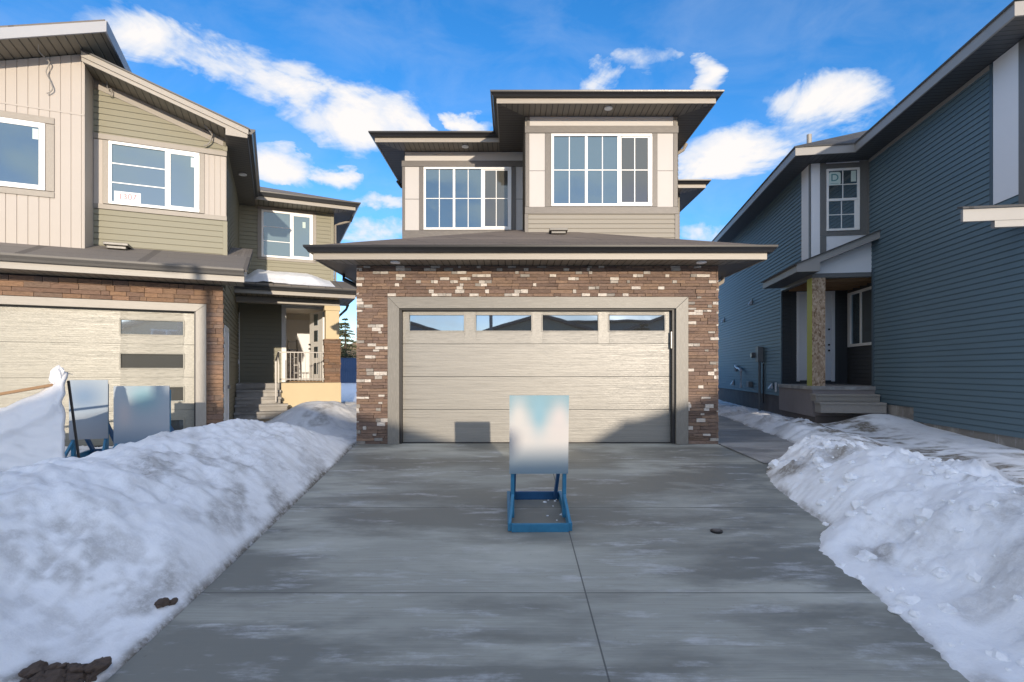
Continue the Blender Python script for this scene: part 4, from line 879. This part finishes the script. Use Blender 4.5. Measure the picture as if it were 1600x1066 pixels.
# snow chunks (uncountable) and clods
def blob(mb, c, r, seed, sq=.7, n=2):
    import bmesh
    bm = bmesh.new(); bmesh.ops.create_icosphere(bm, subdivisions=n, radius=1); rn = random.Random(seed); o = V(rn.random()*9, rn.random()*9, rn.random()*9)
    from mathutils import noise as N_
    vs = []
    for v in bm.verts:
        p = v.co.copy(); k = 1+.45*N_.noise(p*1.3+o)+.2*N_.noise(p*3.5+o); q = p*k*r; q.z *= sq; vs.append(Vector(c)+q)
    for f in bm.faces: mb.face([vs[v.index] for v in f.verts])
    bm.free()
mb = MB(); rn = random.Random(5)
for i in range(260):
    y = rn.uniform(2.3, 8.6); e = float(np.interp(y, [1.2, 2.6, 3.34, 3.79, 4.35, 4.85, 5.38, 5.5, 5.95, 6.53, 7.28, 8.2, 8.75, 9.3], [2.6, 2.66, 2.76, 2.84, 2.9, 2.86, 3.0, 3.25, 3.42, 3.44, 3.52, 3.80, 4.45, 5.0]))
    x = e+(rn.gauss(1.45, .3) if i % 2 else abs(rn.gauss(.5, .5)))
    if x > 6: continue
    r = rn.choice((.012, .016, .02, .025, .035, .05, .075))*rn.uniform(.7, 1.2)
    blob(mb, (x, y, bank_h(x, y)+r*.02), r, i, .75, 1 if r < .03 else 2)
for i in range(16):
    x, y = rn.uniform(.4, .62), rn.uniform(5.9, 7.2); blob(mb, (x, y, float(gz(np.array(y)))+.006), rn.uniform(.01, .035), i+700, .5, 1)
tag(mb.build('snow_chunks', M['snow_c'], smooth=True), 'loose chunks of snow scattered over the right-hand snow bank', 'snow chunks', kind='stuff')
rn = random.Random(12)
clods = [(-2.90, 3.30, .062, 'flat round brown mud clod, leftmost of the clump in the bottom left corner'), (-2.60, 3.40, .075, 'largest brown mud clod at the right end of the bottom left clump'),
         (-2.70, 3.36, .06, None), (-2.80, 3.33, .05, None), (-2.75, 3.28, .065, None), (-2.66, 3.30, .06, None), (-2.84, 3.24, .045, None), (-2.71, 3.21, .07, None), (-2.62, 3.25, .05, None), (-2.79, 3.18, .05, None), (-2.66, 3.14, .06, None), (-2.73, 3.12, .05, None), (-2.58, 3.33, .035, None), (-2.87, 3.20, .03, None), (-2.90, 3.26, .022, None), (-2.78, 3.37, .03, None), (-2.64, 4.10, .05, None), (-2.60, 4.16, .04, None)]
for i, (x, y, r, lb) in enumerate(clods):
    mb = MB(); blob(mb, (0, 0, 0), r, i+40, .62, 3); z = float(gz(np.array(y)))
    o = mb.build('mud_clod', M['clod'], smooth=True); o.rotation_euler = (rn.uniform(-.4, .4), rn.uniform(-.4, .4), rn.uniform(0, 6)); o.location = (x, y, max(left_h(x, y), z)+r*rn.uniform(.05, .3))
    tag(o, lb or ('small brown mud clod at the concrete edge up from the corner clump' if y > 4 else 'dark brown mud clod in the packed middle of the bottom left corner clump'), 'mud clod', 'mud clods at the lower left edge of the driveway')
# drain cap
dc = empty('drain_cap', (2.15, 5.72, float(gz(np.array(5.72)))+.004)); tag(dc, 'small dark round valve cap set in the concrete driveway', 'drain cap')
MB().tube([(0, 0, -.01), (0, 0, .012)], .062, 20).build('rim', M['black'], dc); MB().tube([(0, 0, .0), (0, 0, .018)], .04, 16).build('lid', M['metal'], dc)
# snow on the neighbour's porch roof
xs2 = np.linspace(.12, 2.35, 60); ys2 = np.linspace(3.5, 5.17, 40); A, B = np.meshgrid(xs2, ys2)
hh_ = .17*sm(.12, .5, A)*sm(2.35, 1.7, A)*sm(3.5, 4.0, B+.25*fbm(A, B, 1.5, 71))*(1+.5*fbm(A, B, 1.3, 72))+.01
Zr = 3.44+(B-3.24)*.25+hh_-.006
v = [LW(a, b, z) for a, b, z in zip(A.ravel(), B.ravel(), Zr.ravel())]
me = bpy.data.meshes.new('roof_snow'); nx = 60
me.from_pydata([tuple(p) for p in v], [], [(r*nx+c, r*nx+c+1, (r+1)*nx+c+1, (r+1)*nx+c) for r in range(39) for c in range(59)]); me.materials.append(M['snow_c']); me.polygons.foreach_set('use_smooth', [True]*len(me.polygons))
o = bpy.data.objects.new('roof_snow', me); C.objects.link(o); tag(o, "layer of white snow lying on the left house's porch roof", 'snow')

# ================================================================== SIGN STANDS
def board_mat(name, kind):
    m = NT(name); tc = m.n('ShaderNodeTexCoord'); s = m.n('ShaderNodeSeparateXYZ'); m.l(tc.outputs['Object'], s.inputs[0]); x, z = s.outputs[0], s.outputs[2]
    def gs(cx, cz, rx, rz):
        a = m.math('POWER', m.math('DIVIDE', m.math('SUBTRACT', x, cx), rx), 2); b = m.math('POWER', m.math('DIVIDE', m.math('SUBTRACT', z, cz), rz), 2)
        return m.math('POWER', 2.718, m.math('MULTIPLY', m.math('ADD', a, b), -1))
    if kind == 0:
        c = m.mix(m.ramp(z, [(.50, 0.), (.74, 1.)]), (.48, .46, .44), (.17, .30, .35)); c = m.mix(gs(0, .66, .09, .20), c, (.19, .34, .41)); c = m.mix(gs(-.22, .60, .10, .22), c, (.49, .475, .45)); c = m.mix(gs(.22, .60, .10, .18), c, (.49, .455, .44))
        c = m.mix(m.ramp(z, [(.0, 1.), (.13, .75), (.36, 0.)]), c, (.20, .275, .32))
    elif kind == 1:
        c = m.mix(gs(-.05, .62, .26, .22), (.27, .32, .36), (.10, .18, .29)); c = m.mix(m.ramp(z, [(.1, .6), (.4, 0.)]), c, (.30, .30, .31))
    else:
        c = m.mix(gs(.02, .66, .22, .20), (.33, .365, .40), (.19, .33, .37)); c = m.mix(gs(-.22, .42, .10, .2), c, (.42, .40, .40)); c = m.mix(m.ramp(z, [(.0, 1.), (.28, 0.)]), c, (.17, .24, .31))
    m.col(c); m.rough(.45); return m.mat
def stand(loc, rz, w, hb, zb, label, kind, base=True, lean=0):
    o = empty('sign_stand', loc, rz); tag(o, label, 'sign stand', 'blue wooden sign stands')
    bd = MB().box(-w/2, w/2, -.014, 0, 0, hb).build('sign_board', board_mat('board%d' % kind, kind), o); bd.location = (0, -.032, zb)
    x = w/2-.035
    for s in (-1, 1):
        MB().box(s*x-.02, s*x+.02, -.03, .05, .05, zb+hb*.93).build('upright', M['blue'], o, .004)
        MB().bar((s*(x-.03*0)-s*.03, .02, zb+hb*.35), (s*x-s*.03, .70, .06), .035, .075, (0, 1, 0)).build('brace', M['blue_d'], o, .004)
        MB().bar((s*(x+.035), -.30, .05), (s*(x+.035), .78, .05), .038, .09).build('base_rail', M['blue'], o, .004)
        MB().bar((s*(x+.036), -.27, .07), (s*(x+.0), -.02, .30), .03, .06, (0, 1, 0)).build('front_brace', M['blue'], o, .004)
    MB().box(-x-.015, x+.015, -.32, -.283, .0, .09).build('crossbar', M['blue'], o, .004); MB().box(-x-.015, x+.015, .72, .757, .0, .10).build('crossbar', M['blue_d'], o, .004)
    MB().box(-x+.02, x-.02, .0, .03, zb-.0, zb+.08).build('crossbar', M['blue_d'], o, .004)
    return o
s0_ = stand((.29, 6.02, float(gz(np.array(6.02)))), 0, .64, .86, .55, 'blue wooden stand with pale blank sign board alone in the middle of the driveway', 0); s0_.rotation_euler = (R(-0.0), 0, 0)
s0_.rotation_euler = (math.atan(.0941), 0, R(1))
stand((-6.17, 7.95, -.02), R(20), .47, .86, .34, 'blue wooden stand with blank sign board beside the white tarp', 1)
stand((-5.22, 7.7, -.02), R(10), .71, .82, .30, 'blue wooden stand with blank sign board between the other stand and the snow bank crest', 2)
# ================================================================== TARP-COVERED PILE
tp = empty('tarp_cover', (-5.05, 6.15, 0.0)); tag(tp, 'white cloth tarp draped over a pole frame at the far left behind the snow', 'tarp')
nx, nz = 110, 60; mb = MB(); P_ = []
def topz(s):   # s metres to the left of the right-hand post
    return float(np.interp(s, [0, .06, .12, .30, .7, 1.5, 2.4], [1.30, 1.32, 1.20, 1.07, .90, .78, .74]))
nA = np.array
for i in range(nx):
    s = 2.4*i/(nx-1)
    tz = topz(s)
    for j in range(nz):
        q = j/(nz-1)
        z = tz*(1-q)-.1*q
        fold = .035*math.sin(s*16+2.2*math.sin(q*4)+q*3)*(.25+.75*q)+.05*float(fbm(nA(s*2.), nA(q*3.), 1.3, 90))+.03*float(fbm(nA(s*1.2), nA(q*7.+s*3), 1.6, 91))
        sag = .05*math.sin(q*math.pi)
        rollov = .10*math.exp(-((q-.0)/.10)**2)
        lip = .055*math.exp(-((q-.24-.06*math.sin(s*3))/.05)**2)
        P_.append(V(-s-(.0 if i else .0)+(.10*min(1, q*6)+.12*q)*(1-min(1, s*1.2)), -.10-.16*q-fold-sag-lip+rollov, z))
for i in range(nx-1):
    for j in range(nz-1):
        a = i*nz+j; mb.face([P_[a], P_[a+1], P_[a+nz+1], P_[a+nz]], (0, -1, 0))
# top going back and right-hand end
for i in range(nx-1):
    a, b = P_[i*nz], P_[(i+1)*nz]; mb.face([a, b, b+V(0, .10, -.03), a+V(0, .10, -.03)], (0, 0, 1))
for j in range(nz-1):
    a, b = P_[j], P_[j+1]; mb.face([a, b, b+V(-.03, .07, -.0), a+V(-.03, .07, -.0)], (1, 0, 0))
o = mb.build('cloth', M['tarp'], tp, smooth=True); wd = o.modifiers.new('w', 'WELD'); wd.merge_threshold = .001; sd_ = o.modifiers.new('s', 'SOLIDIFY'); sd_.thickness = .004
MB().tube([(.20, .03, -.2), (.01, .03, 1.2)], .014, 8).build('post', M['black'], tp)
MB().bar((-2.4, .0, .76), (-.02, -.02, 1.17), .05, .03).build('pole', M['wood'], tp)
mb = MB(); blob(mb, (-.05, -.05, 1.25), .065, 3, 1.6, 3); mb.build('wrapped_end', M['tarp'], tp, smooth=True)
# wooden stake
sk = MB().bar((0, 0, -.1), (.02, 0, .33), .04, .03).build('wooden_stake', M['wood'], None, .003); sk.location = (-4.95, 12.05, .18); tag(sk, "short wooden stake beside the left house's concrete steps", 'stake')

# ================================================================== BEYOND THE HOUSES
fr_ = empty('fence', (0, 38, .43)); tag(fr_, 'dark blue board fence seen in the gap between the left and centre houses', 'fence')
for i in range(16):
    x = -20+i*2.5; mb = MB()
    for k in range(16): mb.box(x+.06+k*.15, x+.06+k*.15+.142, 0, .025, .05, 1.75)
    mb.build('panel', M['fence'], fr_); mb = MB(); mb.box(x-.06, x+.06, -.05, .07, 0, 1.9); mb.build('post', M['fence'], fr_)
mb = MB(); mb.box(-20, 20, -.04, .0, .9, 1.0); mb.box(-20, 20, -.04, .05, 1.75, 1.8); mb.build('rail', M['fence'], fr_)
bh = empty('shed', (-12.6, 45, .4)); tag(bh, 'low building with tan shingle roof peeking over the far blue fence', 'shed')
MB().box(-3, 3, 0, 5, 0, 2.2).build('wall', M['l_siding'], bh); mb = MB(); hip(mb, -3.4, 3.4, -.4, 5.4, 2.2, .5); mb.build('roof', M['tan'], bh)
def leafmat(name, a, b):
    m = NT(name); at = m.n('ShaderNodeAttribute', attribute_name='Col'); m.l(at.outputs['Color'], m.b.inputs['Base Color']); m.rough(.8); return m.mat
M['needle'] = leafmat('needle', 0, 0)
def evergreen(x, y, z, ht, rad, label, seed, grp=None):
    rn = random.Random(seed); o = empty('evergreen_tree', (x, y, z)); tag(o, label, 'tree', 'evergreens beyond the fence' if y > 0 else 'evergreens across the street')
    MB().tube([(0, 0, 0), (.05, 0, ht*.5), (0, 0, ht*.97)], .16, 8, .02).build('trunk', M['bark'], o)
    mb = MB(); lv = int(ht*5)
    for i in range(lv):
        t = (i+rn.random())/lv; zz = ht*(.10+.88*t); rr = rad*(1-t)**.8*rn.uniform(.6, 1.15)+.08
        for k in range(13):
            a = rn.uniform(0, 6.28); d = V(math.cos(a), math.sin(a), 0); base_c = rn.choice([(.07, .085, .03), (.12, .11, .04), (.045, .06, .025), (.17, .15, .06)])
            tip = d*rr*rn.uniform(.6, 1.1)+V(0, 0, -rr*.18)
            for q in range(18):
                f = rn.random()**.7; p = tip*f+V(0, 0, zz); side = V(-d.y, d.x, 0); w = .16*(1.15-f)
                e = side*rn.uniform(-1, 1)*w*2+d*.12+V(0, 0, rn.uniform(-.10, .06)); n_ = V(rn.uniform(-1, 1), rn.uniform(-1, 1), rn.uniform(-1, 1)).normalized()*.05
                mb.col = mul(base_c, rn.uniform(.6, 1.4)); mb.face([p-n_, p+e*.6+n_, p+e])
    mb.build('crown', M['needle'], o)
evergreen(-12.9, 42, .45, 5.0, 2.3, 'olive evergreen tree rising above the blue fence in the left gap', 2)
evergreen(-14.4, 43.5, .45, 6.2, 1.7, 'taller evergreen partly hidden behind the stone and stucco porch post', 3)

# ================================================================== ACROSS THE STREET (behind the camera: shade and reflections)
def across(x0, x1, y, zr, pitch, label, colr, ridge=None):
    o = empty('house', (0, y, -1.2)); tag(o, label, 'house', 'houses across the street')
    rx = (x0+x1)/2 if ridge is None else ridge; zl, zr_ = zr-(rx-x0)*pitch+1.2, zr-(x1-rx)*pitch+1.2; zp_ = zr+1.2
    F = FF(0.); Fb = Fr((0, 0, 0), (1, 0, 0), (0, 1, 0))
    MB().prism(F, [(x0+.4, 0), (x1-.4, 0), (x1-.4, zr_-.1), (rx, zp_-.22), (x0+.4, zl-.1)], -0.0, 9).build('wall', colr, o)
    MB().prism(F, [(x0, zl-.18), (rx, zp_-.18), (x1, zr_-.18), (x1, zr_), (rx, zp_), (x0, zl)], -.4, 9.4).build('roof', M['shingle_r'], o)
    gdx = rx-2.5; g = MB().fbox(Fb, gdx, gdx+4.9, .1, 2.5, .0, .05); g.build('garage_door', M['m_door'], o)
    for a in (x0+1.4, rx+.6):
        if a+1.5 < x1: window(o, Fb, a, a+1.5, 3.6, 4.9, [1, 1], .05, .05)
    return o
across(-1.9, 5.2, -15, 5.0, .30, 'gabled two-storey house across the street, middle one', M['l_siding'], 1.8)
across(8.0, 16, -15, 5.5, .35, 'gabled two-storey house across the street, right one', M['m_siding'], 11.5)
evergreen(7.95, -13, -1.2, 5.5, 1.3, 'taller of two evergreens in the gap between houses across the street', 5); evergreen(6.95, -13.2, -1.2, 5.0, .8, 'shorter of two evergreens in the gap between houses across the street', 6)
across(-13, -4.3, -17, 5.2, .3, 'gabled two-storey house across the street, left one', M['r_siding'])
across(2, 17, -27, 5.72, .03, 'unseen low-roofed house further back across the street, added to block sun between two gabled ones', M['m_siding'], 9.4)  # added sun blocker, keeps a lit streak off the driveway
lp = empty('street_lamp', (-1.05, -8, -1.2)); tag(lp, 'tall street lamp pole across the pavement behind the viewer', 'street lamp')
MB().tube([(0, 0, 0), (0, 0, 3), (0, 0, 7.15)], .11, 12, .08).build('pole', M['grey'], lp); MB().tube([(0, 0, 7.1), (0, -.5, 7.3), (0, -1.1, 7.35)], .04, 8).build('arm', M['grey'], lp); MB().box(-.12, .12, -1.6, -1.0, 7.28, 7.4).build('lamp_head', M['grey'], lp, .02)

# ================================================================== LIGHT, SKY, CAMERA
S = bpy.context.scene
az, el = R(14.1), R(9.0)
to_sun = V(math.sin(az)*math.cos(el), -math.cos(az)*math.cos(el), math.sin(el))
sd = bpy.data.lights.new('sun', 'SUN'); sd.energy = 2.0; sd.angle = R(.5); sd.color = (1, .86, .69)
so = bpy.data.objects.new('sun', sd); C.objects.link(so); so.rotation_euler = to_sun.to_track_quat('Z', 'Y').to_euler()
w = bpy.data.worlds.new('World'); S.world = w; w.use_nodes = True; nt = w.node_tree; nt.nodes.clear()
class WN(NT):
    def __init__(self, t): self.t = t
wn = WN(nt)
sky = wn.n('ShaderNodeTexSky', sky_type='NISHITA'); sky.sun_disc = False; sky.sun_elevation = el; sky.sun_rotation = math.atan2(to_sun.x, to_sun.y); sky.altitude = 700; sky.air_density = 1.0; sky.dust_density = .3; sky.ozone_density = 3.0
SKYK = .15
tc = wn.n('ShaderNodeTexCoord'); g = tc.outputs['Generated']; sp = wn.n('ShaderNodeSeparateXYZ'); wn.l(g, sp.inputs[0])
azn = wn.math('ARCTAN2', sp.outputs[0], sp.outputs[1]); eln = wn.math('ARCSINE', sp.outputs[2])
mp = wn.n('ShaderNodeMapping'); mp.inputs['Scale'].default_value = (1, 1, 1.9); wn.l(g, mp.inputs[0])
wA = wn.noise(mp.outputs[0], 5.5, 6, .6, .6); mp2 = wn.n('ShaderNodeMapping'); mp2.inputs['Location'].default_value = (5, 3, 1); mp2.inputs['Scale'].default_value = (1, 1, 1.9); wn.l(g, mp2.inputs[0]); wB = wn.noise(mp2.outputs[0], 6.5, 6, .6, .6)
azn = wn.math('ADD', azn, wn.math('MULTIPLY', wn.math('SUBTRACT', wA, .5), .17)); eln = wn.math('ADD', eln, wn.math('MULTIPLY', wn.math('SUBTRACT', wB, .5), .11))
n1 = wn.noise(mp.outputs[0], 7, 9, .58, .5); n2 = wn.noise(mp.outputs[0], 2.1, 5, .55, .2); n3 = wn.noise(mp.outputs[0], 16, 6, .6, .3)
clouds = [(330, 88, 170, 34, .85), (440, 140, 70, 38, .95), (560, 188, 120, 52, 1.15), (480, 108, 50, 22, .7), (745, 195, 45, 16, .75), (527, 279, 52, 15, .9), (425, 262, 70, 30, .55), (602, 320, 45, 12, .6), (590, 362, 90, 18, .8), (250, 60, 130, 40, .9),
          (945, 120, 28, 24, .75), (1098, 112, 30, 32, .8), (1140, 236, 105, 38, 1.0), (1300, 168, 90, 40, 1.1), (1220, 160, 45, 26, .75), (1250, 205, 60, 20, .6), (1105, 360, 45, 18, .7), (1010, 90, 50, 20, .35), (640, 225, 60, 25, .5)]
acc = None
for u, v, ru, rv, s in clouds:
    a0 = math.atan((u-800)/850); e0 = math.atan((580-v)/850*math.cos(a0)); ra = ru/850*math.cos(a0)**2*1.1; re = rv/850*math.cos(e0)*1.1
    d1 = wn.math('POWER', wn.math('DIVIDE', wn.math('SUBTRACT', azn, a0), ra), 2); d2 = wn.math('POWER', wn.math('DIVIDE', wn.math('SUBTRACT', eln, e0), re), 2)
    bl = wn.math('MULTIPLY', wn.math('SUBTRACT', 1, wn.math('ADD', d1, d2), clamp=True), s); acc = bl if acc is None else wn.math('MAXIMUM', acc, bl)
# clouds over the unseen sky behind the camera, made bright to fill the shade
back = wn.math('MULTIPLY', wn.ramp(n2, [(.45, 0.), (.60, .85)]), wn.ramp(sp.outputs[1], [(.0, 1.), (.02, 0.)]))
acc = wn.math('MAXIMUM', acc, back)
dens = wn.math('ADD', acc, wn.math('MULTIPLY', wn.math('SUBTRACT', n1, .5), 2.5)); dens = wn.math('ADD', dens, wn.math('MULTIPLY', wn.math('SUBTRACT', n3, .5), .35))
dens = wn.math('MULTIPLY', dens, wn.ramp(acc, [(.0, 0.), (.12, 1.)]))
fac = wn.ramp(dens, [(.06, 0.), (.30, .30), (.62, .85), (.95, 1.)])
hs = wn.n('ShaderNodeHueSaturation'); hs.inputs['Hue'].default_value = .5; hs.inputs['Saturation'].default_value = 1.24; hs.inputs['Value'].default_value = .95; wn.l(sky.outputs[0], hs.inputs['Color'])
skyc = wn.mix(1.0, hs.outputs[0], (1.10, .89, .97), 'MULTIPLY')
cc = wn.mix(wn.ramp(dens, [(.3, 0.), (.9, 1.)]), (2.2, 2.5, 2.9), (3.1, 3.0, 2.95))
rear = wn.ramp(sp.outputs[1], [(.0, 1.), (.02, 0.)]); cc = wn.mix(rear, cc, (4.9, 4.9, 5.0))  # out-of-view clouds brightened to lift the ambient light
veil = wn.math('MULTIPLY', wn.ramp(n1, [(.40, 0.), (.74, 1.)]), .17); fac = wn.math('MAXIMUM', fac, veil)
col = wn.mix(fac, skyc, cc)
bg = wn.n('ShaderNodeBackground'); wn.l(col, bg.inputs[0]); bg.inputs[1].default_value = SKYK; ow = wn.n('ShaderNodeOutputWorld'); wn.l(bg.outputs[0], ow.inputs[0])

cam = bpy.data.cameras.new('camera'); co = bpy.data.objects.new('camera', cam); C.objects.link(co); co.location = (0, 0, 1.309); co.rotation_euler = (R(90), 0, 0)
cam.sensor_width = 36; cam.lens = 36*850/1600; cam.shift_y = 47/1600; cam.clip_end = 3000; cam.clip_start = .05; S.camera = co
S.view_settings.view_transform = 'Standard'; S.view_settings.look = 'None'; S.view_settings.exposure = 1.12; S.view_settings.gamma = 1
